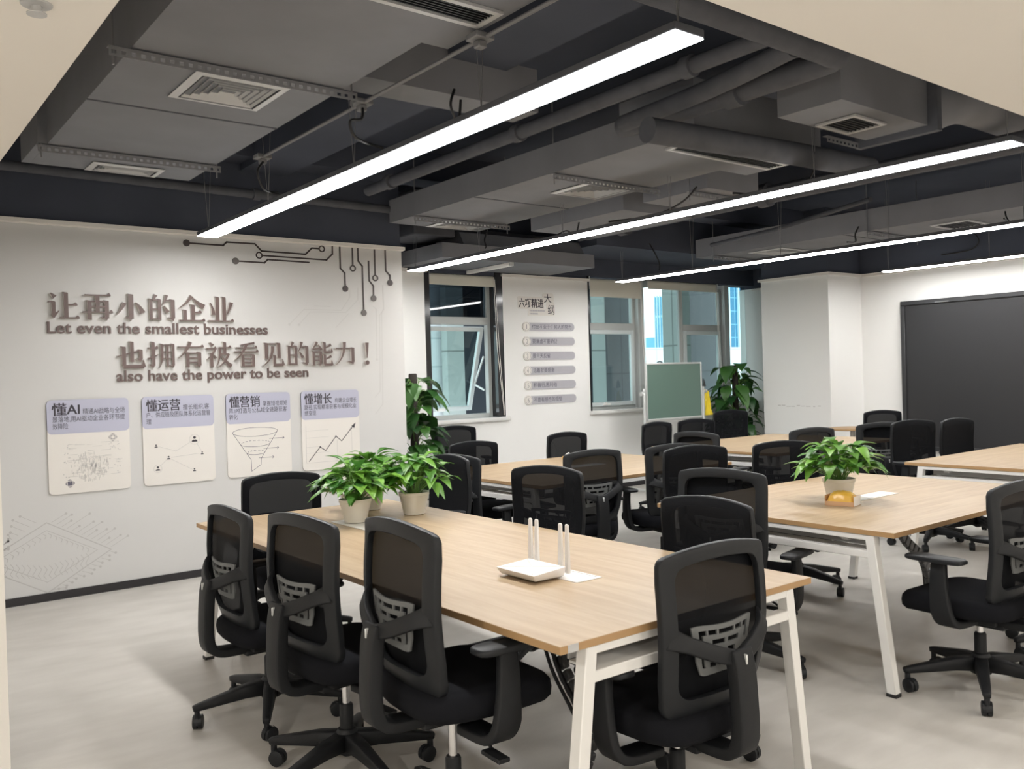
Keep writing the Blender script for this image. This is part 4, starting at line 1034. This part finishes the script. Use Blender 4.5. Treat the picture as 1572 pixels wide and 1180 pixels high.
GL = {
 '让': Ds(10, 94, 4, 24, 80, 15)+Hp(2, 22, 63)+Vs(19, 14, 64, 12)+Ds(15, 10, 13, 36, 33, 2)+Vs(58, 8, 96)+Hs(60, 94, 54)+Hs(36, 100, 8),
 '再': Hs(8, 94, 91)+Vs(23, 2, 70)+Hp(20, 82, 69)+Vs(80, 8, 71)+Ds(82, 6, 10, 60, 14, 2)+Vs(50, 30, 90, 13)+Hp(22, 78, 50)+Hs(1, 100, 30),
 '小': Vs(52, 8, 97, 17)+Ds(54, 6, 11, 34, 16, 2)+Cs(30, 66, 20, 42, 3, 22, 15, 2)+Cs(68, 68, 84, 54, 92, 30, 3, 20),
 '的': Ds(30, 99, 13, 22, 82, 5)+Vs(12, 4, 82, 11)+Vs(42, 4, 82, 11)+Hp(12, 44, 80)+Hp(12, 42, 46)+Hp(12, 42, 9)+Cs(68, 99, 64, 78, 52, 60, 12, 2)+Hp(62, 92, 79)+Vs(90, 12, 81)+Ds(93, 7, 11, 70, 15, 2)+Ds(58, 58, 4, 72, 34, 15),
 '企': Cs(50, 99, 34, 72, 3, 52, 14, 2)+Cs(51, 95, 70, 72, 96, 58, 4, 19)+Vs(54, 6, 64)+Hs(56, 86, 36)+Vs(24, 6, 44, 13)+Hs(3, 99, 5),
 '业': Vs(37, 6, 97)+Vs(63, 6, 97)+Cs(10, 74, 20, 55, 22, 28, 4, 15)+Cs(92, 78, 84, 52, 73, 30, 15, 3)+Hs(1, 100, 5),
 '也': Ds(1, 46, 3, 86, 68, 6)+Vs(84, 34, 69, 13)+Ds(86, 31, 11, 68, 38, 2)+Vs(53, 24, 98, 13)+Vs(25, 10, 80, 14)+Hp(22, 94, 8, 13)+Ds(94, 6, 14, 92, 32, 3),
 '拥': Vs(20, 10, 97, 12)+Ds(22, 7, 10, 4, 15, 2)+Hs(2, 38, 76)+Ds(2, 36, 7, 38, 52, 3)+Vs(51, 40, 90, 10)+Cs(51, 42, 50, 18, 40, 2, 10, 2)+Vs(92, 10, 90, 10)+Ds(94, 7, 9, 79, 12, 2)+Vs(71, 4, 88, 8)+Hp(50, 93, 88, 4)+Hp(50, 92, 62, 4)+Hp(50, 92, 37, 4),
 '有': Hs(2, 99, 80)+Cs(48, 99, 36, 62, 3, 38, 14, 2)+Vs(37, 2, 58, 13)+Vs(82, 8, 58, 13)+Hp(36, 84, 56)+Hp(36, 82, 38)+Hp(36, 82, 21)+Ds(84, 6, 10, 62, 12, 2),
 '被': Ds(14, 97, 4, 26, 84, 13)+Hs(1, 40, 73)+Cs(36, 73, 24, 48, 2, 32, 9, 2)+Vs(20, 0, 54, 12)+Ds(26, 50, 3, 38, 36, 9)+Hs(50, 98, 77)+Cs(53, 77, 54, 34, 38, 2, 12, 2)+Vs(72, 52, 97, 12)+Hp(52, 88, 52)+Cs(86, 53, 76, 20, 44, 0, 12, 2)+Cs(56, 48, 74, 20, 97, 4, 3, 16),
 '看': Ds(28, 87, 4, 84, 95, 9)+Hs(8, 95, 76)+Hs(1, 100, 60)+Cs(50, 90, 38, 52, 1, 26, 13, 2)+Vs(35, 0, 48, 12)+Vs(78, 0, 48, 12)+Hp(34, 80, 48)+Hp(34, 78, 33)+Hp(34, 78, 18)+Hp(34, 78, 4),
 '见': Vs(24, 30, 94)+Vs(77, 32, 94)+Hp(22, 80, 92)+Cs(51, 82, 50, 26, 6, 1, 14, 2)+Vs(58, 8, 44, 12)+Hp(54, 95, 6, 11)+Ds(94, 4, 14, 92, 30, 3),
 '能': Cs(28, 99, 20, 84, 8, 72, 12, 4)+Ds(6, 69, 6, 44, 74, 5)+Ds(34, 88, 3, 48, 66, 13)+Vs(12, 0, 59, 12)+Vs(43, 8, 59, 12)+Hp(10, 46, 58)+Hp(12, 42, 40)+Hp(12, 42, 23)+Ds(45, 4, 10, 28, 10, 2)+Vs(62, 58, 97, 12)+Ds(92, 88, 12, 62, 72, 3)+Hp(58, 96, 57, 9)+Ds(95, 55, 11, 93, 72, 3)+Vs(62, 4, 46, 12)+Ds(92, 40, 12, 62, 24, 3)+Hp(58, 96, 4, 10)+Ds(95, 2, 12, 93, 22, 3),
 '力': Hp(6, 90, 72)+Vs(85, 14, 74, 15)+Ds(88, 9, 12, 60, 17, 2)+Cs(46, 99, 48, 34, 4, 2, 15, 2),
 '!': Ds(46, 97, 17, 46, 30, 4)+Os(46, 10, 10),
}
def raised_char(ch, x, z, w, h, label, depth=.028):
    m = MB(); k = 0
    for poly in GL[ch]:
        area = sum(a[0]*b[1]-b[0]*a[1] for a, b in zip(poly, poly[1:]+poly[:1]))
        if area < 0: poly = poly[::-1]
        k += 1
        P = [(x+px/100*w, z+pz/100*h) for px, pz in poly]; n = len(P); dz = depth+.00012*k
        m.cur = 0; m.add([(a, YL-dz, b) for a, b in P], [tuple(range(n))])
        m.cur = 1; m.add([(a, YL-dz, b) for a, b in P]+[(a, YL-.001, b) for a, b in P], [(i, (i+1) % n, n+(i+1) % n, n+i) for i in range(n)])
    o = m.build('raised_character', [MT['letter'], MT['letter_side']])
    return tag(o, label, 'letter', 'raised brown characters of the slogan')
ORD = ['first', 'second', 'third', 'fourth', 'fifth', 'sixth', 'seventh', 'eighth', 'ninth', 'tenth']
for i, ch in enumerate('让再小的企业'):
    raised_char(ch, 1.262+i*.2285, 2.005, .208, .205, 'raised brown character %s, %s in the upper slogan line' % (ch, ORD[i]))
for i, ch in enumerate('也拥有被看见的能力!'):
    raised_char(ch, 1.715+i*.2225, 1.645, .205, .205, 'raised brown %s, %s sign of the lower slogan line' % (('character '+ch) if ch != '!' else 'exclamation mark', ORD[i]))
def english(line, x0, x1, z, h, which):
    # whole line fitted first so that word positions match, then cut into words and letters
    vs, fs = text_verts(line, h/.73, 0)
    mn = min(v[0] for v in vs); mx = max(v[0] for v in vs); k = (x1-x0)/(mx-mn)
    c = bpy.data.curves.new('t', 'FONT'); c.size = h/.73
    words = line.split(' '); xcur = 0
    def width(s): return max(v[0] for v in text_verts(s+'.', h/.73)[0])
    dot = width('')
    for wi, wd_ in enumerate(words):
        pre = ' '.join(words[:wi])+(' ' if wi else '')
        e = None
        for li, ch in enumerate(wd_):
            off = (width(pre+wd_[:li])-dot) if (pre or li) else 0
            lv, lf = text_verts(ch, h/.73, .0016)
            m = MB(); dep = .012
            m.add([(x0+(a+off-mn)*k, YL-dep, z+b) for a, b in lv], lf)
            if e is None:
                e = empty('raised_word', (x0+(off-mn)*k, YL, z)); tag(e, 'raised brown word "%s" in the %s English line of the slogan' % (wd_, which), 'lettering', 'raised English words of the slogan')
            ob = m.build('letter_'+ch.lower(), MT['letter'])
            bm = bmesh.new(); bm.from_mesh(ob.data); bmesh.ops.remove_doubles(bm, verts=bm.verts, dist=1e-6)
            ret = bmesh.ops.extrude_face_region(bm, geom=bm.faces[:])
            bmesh.ops.translate(bm, vec=(0, dep-.001, 0), verts=[g for g in ret['geom'] if isinstance(g, bmesh.types.BMVert)])
            bmesh.ops.recalc_face_normals(bm, faces=bm.faces); bm.to_mesh(ob.data); bm.free()
            part(ob, e)
    bpy.data.curves.remove(c)
english('Let even the smallest businesses', 1.26, 2.90, 1.912, .086, 'upper')
english('also have the power to be seen', 1.715, 3.25, 1.553, .086, 'lower')

# --- ribbons on a wall plane
def ribbon(mb, pts, w, y, d=.0):
    for (a, b) in zip(pts, pts[1:]):
        dx, dz = b[0]-a[0], b[1]-a[1]; l = math.hypot(dx, dz) or 1; nx, nz = -dz/l*w/2, dx/l*w/2; ex, ez = dx/l*w*.45, dz/l*w*.45
        P = [(a[0]-ex+nx, a[1]-ez+nz), (a[0]-ex-nx, a[1]-ez-nz), (b[0]+ex-nx, b[1]+ez-nz), (b[0]+ex+nx, b[1]+ez+nz)]
        mb.prism(P, d or .0006, lambda x, z, q: (x, y-q, z))
    return mb
def disc(mb, x, z, r, y, d=.0008, n=20): return mb.prism([(x+r*math.cos(2*math.pi*i/n), z+r*math.sin(2*math.pi*i/n)) for i in range(n)], d, lambda a, b, q: (a, y-q, b))
def annulus(mb, x, z, r, t, y, d=.0008, n=24):
    vs = []
    for rr in (r, r-t):
        for q in (0, d):
            vs += [(x+rr*math.cos(2*math.pi*i/n), y-q, z+rr*math.sin(2*math.pi*i/n)) for i in range(n)]
    fs = []
    for i in range(n):
        j = (i+1) % n; fs += [(n+i, n+j, 3*n+j, 3*n+i), (i, j, n+j, n+i), (2*n+i, 3*n+i, 3*n+j, 2*n+j)]
    return mb.add(vs, fs)
def trace(pts, start, end, label, w=.0125):
    t = empty('circuit_trace', (pts[0][0], YL, pts[0][1])); tag(t, label, 'wall trim', 'dark circuit trace strips on the slogan wall')
    pts = list(pts)
    for which in (0, -1):
        kind = start if which == 0 else end
        if kind == 'o':
            m = annulus(MB(), *pts[which], .029, .010, YL, .006); part(m.build('ring_end', MT['trace']), t)
            a, b = (pts[0], pts[1]) if which == 0 else (pts[-1], pts[-2]); l = math.hypot(b[0]-a[0], b[1]-a[1])
            pts[which] = (a[0]+(b[0]-a[0])/l*.024, a[1]+(b[1]-a[1])/l*.024)
        elif kind in ('d', 'g'):
            part(disc(MB(), *pts[which], .027, YL, .007).build('disc_end', MT['trace' if kind == 'd' else 'tracegrey']), t)
    part(ribbon(MB(), pts, w, YL, .005).build('strip', MT['trace']), t)
trace([(2.262, 2.625), (2.553, 2.625), (2.583, 2.654), (2.817, 2.656), (2.873, 2.601), (3.263, 2.598), (3.322, 2.654), (3.415, 2.654)], 'd', 'o', 'topmost dark stepped circuit strip running along under the ceiling trim')
trace([(2.851, 2.564), (3.456, 2.560), (3.514, 2.616), (3.515, 2.684)], 'o', '', 'dark circuit strip beginning at a ring and bending up to the trim')
trace([(2.651, 2.506), (2.895, 2.505), (2.923, 2.533), (3.29, 2.530)], 'g', '', 'lowest of the sideways circuit strips, beginning at a grey disc')
trace([(3.586, 2.684), (3.586, 2.496), (3.627, 2.455), (3.628, 2.318)], '', 'd', 'leftmost of the hanging circuit strips, ending in a dark disc')
trace([(3.708, 2.684), (3.708, 2.501)], '', 'o', 'shortest straight hanging circuit strip, ending in a ring')
trace([(3.763, 2.684), (3.763, 2.569), (3.802, 2.525), (3.804, 2.109)], '', 'g', 'longest hanging circuit strip, reaching down lowest to a grey disc')
trace([(3.867, 2.572), (3.868, 2.399), (3.908, 2.354), (3.907, 2.242)], '', 'g', 'hanging circuit strip that starts below the trim, ending in a grey disc')
trace([(3.930, 2.684), (3.930, 2.425)], '', 'o', 'straight hanging circuit strip, second from the right, ending in a ring')
trace([(4.040, 2.684), (4.041, 2.496), (4.082, 2.456), (4.082, 2.388)], '', 'd', 'rightmost hanging circuit strip, next to the wall end')
# printed pictures on the paint itself
m = MB()
for pts in ([(3.099, 1.998), (3.235, 2.129), (3.583, 2.126), (3.671, 2.245), (3.673, 2.304)], [(3.184, 1.996), (3.288, 2.106), (3.627, 2.110), (3.749, 2.224), (3.752, 2.33)],
            [(3.327, 2.16), (3.483, 2.158)], [(3.527, 1.975), (3.653, 2.099)], [(3.923, 1.692), (3.932, 2.146), (3.899, 2.169)], [(3.891, 1.353), (3.947, 1.405), (3.964, 2.093), (4.007, 2.142), (4.008, 2.364)],
            [(3.893, 1.204), (3.97, 1.29), (3.985, 2.112), (4.007, 2.148)]): ribbon(m, pts, .006, YL)
for x, z in ((3.099, 1.998), (3.184, 1.996), (3.923, 1.692)): disc(m, x, z, .011, YL)
tag(m.build('wall_print', MT['fainter']), 'faint printed circuit lines on the right part of the slogan wall', 'wall print')
random.seed(9); m = MB()
C0 = (1.20, .31)
dia = [(1.213, .558), (1.638, .309), (1.207, .059), (.78, .31), (1.213, .558)]
ribbon(m, dia, .007, YL)
ribbon(m, [(1.205+(a-1.205)*.78, .32+(b-.31)*.74) for a, b in dia], .004, YL)
for k in range(26):
    t = (k % 13+.5)/13; sgn = 1 if k < 13 else -1
    if sgn > 0: a = (1.213+.425*t, .558-.249*t); dirn = (.62, .36) if k % 2 else (.55, .30)
    else: a = (1.207+.43*t, .059+.25*t); dirn = (.5, -.22)
    L = random.uniform(.12, .30)*(1 if sgn > 0 else .55); b = (a[0]+dirn[0]*L, max(.075, a[1]+dirn[1]*L))
    a = (a[0]+dirn[0]*.03, max(.075, a[1]+dirn[1]*.03))
    ribbon(m, [a, b], .0035, YL); disc(m, b[0], b[1], .009, YL)
for k in range(10):
    t = (k+.5)/10; a = (1.19-.40*t, .565-.24*t); L = random.uniform(.08, .22); b = (max(.97, a[0]-.7*L), a[1]+.4*L)
    ribbon(m, [(a[0]-.02, a[1]+.012), b], .0035, YL); disc(m, b[0], b[1], .009, YL)
for k in range(16):
    u = -.26+.52*k/15; zz = .20+.05*abs(u)*4
    ribbon(m, [(1.205+u, zz+.05), (1.205+u+.02, zz+.02), (1.205+u-.005, zz-.02), (1.205+u+.012, zz-.045)], .0035, YL)
    ribbon(m, [(1.205+u, .49-abs(u)*.55), (1.205+u+.02, .475-abs(u)*.55), (1.205+u+.012, .455-abs(u)*.55)], .004, YL)
tag(m.build('wall_print', MT['faint']), 'faint printed microchip picture low on the left of the slogan wall', 'wall print')

# ---- the four panels
def rrect(x0, x1, z0, z1, r, n=6):
    P = []
    for cx, cz, a0 in ((x1-r, z0+r, -90), (x1-r, z1-r, 0), (x0+r, z1-r, 90), (x0+r, z0+r, 180)):
        for i in range(n+1): a = R(a0+90*i/n); P.append((cx+r*math.cos(a), cz+r*math.sin(a)))
    return P
def panel(x0, x1, label, title, first, tx, fx, lines):
    z0, z1, zh = .752, 1.43, 1.185
    e = empty('wall_panel', ((x0+x1)/2, YL, z0)); tag(e, label, 'wall panel', 'printed panels under the slogan')
    part(MB().prism(rrect(x0, x1, z0, z1, .032), .012, lambda a, b, d: (a, YL-d, b)).build('board', MT['panel']), e)
    part(MB().prism(rrect(x0, x1, zh, z1, .032), .0135, lambda a, b, d: (a, YL-d, b)).build('header', MT['lilac']), e)
    yy = YL-.0138
    fit_text(title, tx[0], tx[1], 1.325, .098, yy, .0004, MT['ink'], 'title', e, .0006, .0014)
    t = fit_text(first, fx[0], fx[1], 1.324, .046, yy, .0004, MT['ink'], 'caption', e)
    for i, (s, a, b) in enumerate(lines): fit_text(s, a, b, 1.273-i*.050, .046, yy, .0004, MT['ink'], 'caption', e)
    return e, YL-.012
e1, yp = panel(1.235, 1.79, 'printed panel with a faint chip picture, leftmost of the four', '懂AI', '精通AI战略与全场', (1.268, 1.452), (1.472, 1.762), [('景落地,用AI驱动企业各环节提', 1.270, 1.762), ('效降险', 1.270, 1.372)])
e2, yp = panel(1.885, 2.43, 'printed panel with a network of little people, second of the four', '懂运营', '擅长组织,客', (1.915, 2.168), (2.190, 2.394), [('户、供应链及团队体系化运营管', 1.914, 2.401), ('理', 1.914, 1.950)])
e3, yp = panel(2.53, 3.075, 'printed panel with a funnel drawing, third of the four', '懂营销', '掌握短视频矩', (2.557, 2.812), (2.838, 3.048), [('阵,IP打造与公私域全链路获客', 2.555, 3.044), ('转化', 2.553, 2.622)])
e4, yp = panel(3.175, 3.72, 'printed panel with a rising arrow chart, rightmost of the four', '懂增长', '构建企业增长', (3.204, 3.459), (3.488, 3.697), [('路径,实现精准获客与规模化业', 3.203, 3.692), ('绩变现', 3.203, 3.308)])
# 1: chip picture
def chip(m, x, z, s, hole):
    m.prism(rrect(x-s*.55, x+s*.55, z-s*.55, z+s*.55, s*.1, 2), .0008, lambda a, b, d: (a, yp-d, b))
    for k in (-.36, -.12, .12, .36):
        for q in (-1, 1):
            for (cx, cz) in ((x+k*s, z+q*s*.75), (x+q*s*.75, z+k*s)):
                m.box(cx-s*.08, cx+s*.08, yp-.0008, yp, cz-s*.08, cz+s*.08)
            if abs(k) < .2: m.box(x+k*s-s*.1, x+k*s+s*.1, yp-.0009, yp, z+q*s*.9-s*.1, z+q*s*.9+s*.1); m.box(x+q*s*.9-s*.1, x+q*s*.9+s*.1, yp-.0009, yp, z+k*s-s*.1, z+k*s+s*.1)
m = MB(); chip(m, 1.672, 1.141, .030, True); part(m.build('chip_icon', MT['numink']), e1)
m = MB(); chip(m, 1.373, .824, .030, False); part(m.build('chip_icon', MT['plaqueink']), e1)
part(disc(MB(), 1.672, 1.141, .012, yp-.0009).build('chip_core', MT['panel']), e1)
random.seed(4); m = MB()
for k in range(210):
    a = random.uniform(0, 6.283); q = random.random()**.7; x = 1.51+.13*q*math.cos(a); z = .935+.105*q*math.sin(a)
    h = random.uniform(.008, .03); m.box(x-.0012, x+.0012, yp-.0008, yp, z-h/2, z+h/2)
for k in range(46):
    x = random.uniform(1.34, 1.70); z = random.uniform(.87, 1.12); L = random.uniform(.02, .07); ribbon(m, [(x, z), (x+L, z)], .0018, yp)
for k in range(34):
    x = random.choice((random.uniform(1.33, 1.38), random.uniform(1.64, 1.72))); z = random.uniform(.83, 1.12); disc(m, x, z, .0035, yp, n=8)
part(m.build('circuit_print', MT['faint']), e1)
# 2: network of people
def person_icon(m, x, z, s):
    disc(m, x, z+s*.55, s*.42, yp, n=14)
    m.prism([(x-s*.85, z-s*.75), (x+s*.85, z-s*.75), (x+s*.75, z-s*.30), (x+s*.35, z-s*.05), (x, z-s*.15), (x-s*.35, z-s*.05), (x-s*.75, z-s*.30)], .0008, lambda a, b, d: (a, yp-d, b))
pp = [(2.272, 1.084, .026), (1.98, 1.05, .014), (2.07, .954, .016), (2.329, .972, .013), (1.988, .876, .020), (2.264, .844, .014)]
m = MB()
for q in pp: person_icon(m, *q)
part(m.build('people_icons', MT['ink']), e2)
m = MB()
for l in ([(2.0, 1.045), (2.127, 1.003), (2.245, 1.068)], [(2.29, 1.05), (2.322, .992)], [(2.09, .956), (2.315, .972)], [(2.003, .892), (2.056, .942)], [(2.085, .945), (2.248, .850)]): ribbon(m, l, .0022, yp)
annulus(m, 2.272, 1.084, .040, .002, yp); annulus(m, 1.988, .876, .031, .002, yp)
part(m.build('network_lines', MT['faint']), e2)
# 3: funnel
m = MB()
def ell(cx, cz, rx, rz, a0, a1, n=24, dash=False):
    P = [(cx+rx*math.cos(R(a0+(a1-a0)*i/n)), cz+rz*math.sin(R(a0+(a1-a0)*i/n))) for i in range(n+1)]
    if dash:
        for i in range(0, n, 2): ribbon(m, P[i:i+2], .0035, yp)
    else: ribbon(m, P, .0035, yp)
ell(2.767, 1.112, .190, .036, 0, 360, 36); ell(2.766, 1.015, .124, .024, 180, 360); ell(2.766, 1.020, .118, .022, 0, 180, 20, True); ell(2.768, .941, .074, .016, 180, 360); ell(2.768, .945, .070, .015, 0, 180, 12, True)
for l in ([(2.577, 1.110), (2.725, .885), (2.727, .791), (2.807, .840), (2.810, .891), (2.957, 1.111)], [(2.884, 1.050), (3.010, 1.050)], [(2.834, .971), (2.960, .971)], [(2.789, .896), (2.917, .896)],
          [(3.001, 1.060), (3.014, 1.050), (3.001, 1.040)], [(2.951, .981), (2.963, .971), (2.951, .961)], [(2.908, .906), (2.920, .896), (2.908, .886)]): ribbon(m, l, .0035, yp)
part(m.build('funnel_drawing', MT['numink'] if False else MT['plaqueink']), e3)
# 4: chart
m = MB(); ribbon(m, [(3.233, .831), (3.338, .947), (3.388, .912), (3.489, 1.029), (3.543, .985), (3.637, 1.088), (3.668, 1.120)], .0065, yp)
for x, z in ((3.338, .947), (3.489, 1.029), (3.637, 1.088)): disc(m, x, z, .007, yp)
m.prism([(3.640, 1.108), (3.668, 1.090), (3.682, 1.138)], .0009, lambda a, b, d: (a, yp-d, b))
part(m.build('arrow_chart', MT['ink']), e4)
m = MB()
for l in ([(3.212, 1.138), (3.208, .816)], [(3.208, .816), (3.64, .816)], [(3.64, 1.08), (3.64, .816)], [(3.5, 1.0), (3.5, .816)]): ribbon(m, l, .0022, yp)
for z in (.90, .95, 1.03, 1.09): ribbon(m, [(3.21, z), (3.42, z)], .0018, yp)
part(m.build('chart_grid', MT['faint']), e4)

# ---- sign on the pier (plane y = YB)
s = empty('sign_title', (6.6, YB, 2.34)); tag(s, 'raised dark heading at the top of the pier sign', 'sign', None)
m = MB().prism(rrect(6.575, 6.985, 2.315, 2.465, .02), .006, lambda a, b, d: (a, YB-d, b)).prism(rrect(6.96, 7.14, 2.40, 2.515, .03), .0058, lambda a, b, d: (a, YB-d, b)).prism(rrect(7.02, 7.155, 2.235, 2.41, .03), .0056, lambda a, b, d: (a, YB-d, b)).prism(rrect(6.73, 7.03, 2.235, 2.32, .008), .0054, lambda a, b, d: (a, YB-d, b))
part(m.build('backing', MT['panel']), s)
fit_text('六项精进', 6.588, 6.972, 2.342, .118, YB-.0062, .0006, MT['ink'], 'heading', s, .0012, .0018)
fit_text('大', 6.982, 7.105, 2.405, .118, YB-.0062, .0006, MT['ink'], 'heading', s, .0008)
fit_text('纲', 7.040, 7.145, 2.262, .130, YB-.0062, .0006, MT['ink'], 'heading', s, .0008)
m = MB()
for i in range(15): m.box(6.752+i*.0165, 6.764+i*.0165, YB-.0062, YB-.005, 2.286, 2.303)
for i in range(8): m.box(6.752+i*.0165, 6.764+i*.0165, YB-.0062, YB-.005, 2.250, 2.267)
part(m.build('small_print', MT['plaquegrey']), s)
TX = ['付出不亚于任何人的努力', '要谦虚不要骄傲', '要每天反省', '活着就要感谢', '积善行,思利他', '不要有感性的烦恼']
TE = [7.415, 7.177, 7.057, 7.118, 7.150, 7.230]; TZ = [2.100, 1.922, 1.745, 1.568, 1.388, 1.210]
for i in range(6):
    z = TZ[i]; x1 = 7.468
    p = empty('sign_plaque', (7.05, YB, z)); tag(p, 'grey plaque numbered %d in the column on the white pier' % (i+1), 'sign', 'numbered plaques on the pier')
    P = [(6.72, z-.05), (x1-.05, z-.05)]+[(x1-.05+.05*math.cos(R(a)), z+.05*math.sin(R(a))) for a in range(-75, 90, 15)]+[(x1-.05, z+.05), (6.72, z+.05)]
    part(MB().prism(P, .010, lambda a, b, d: (a, YB-d, b)).build('bar', MT['plaquegrey']), p)
    fit_text(TX[i], 6.778, TE[i], z-.022, .062, YB-.0102, .0006, MT['plaqueink'], 'motto', p, .0006)
    part(disc(MB(), 6.692, z, .058, YB, .014, 28).build('number_disc', MT['panel']), p)
    part(annulus(MB(), 6.692, z, .050, .004, YB-.0141, .0008, 28).build('number_ring', MT['numink']), p)
    fit_text(str(i+1), 6.692-.014 if i else 6.692-.006, 6.692+.014 if i else 6.692+.006, z-.029, .082, YB-.0142, .0006, MT['numink'], 'number', p, .0004)
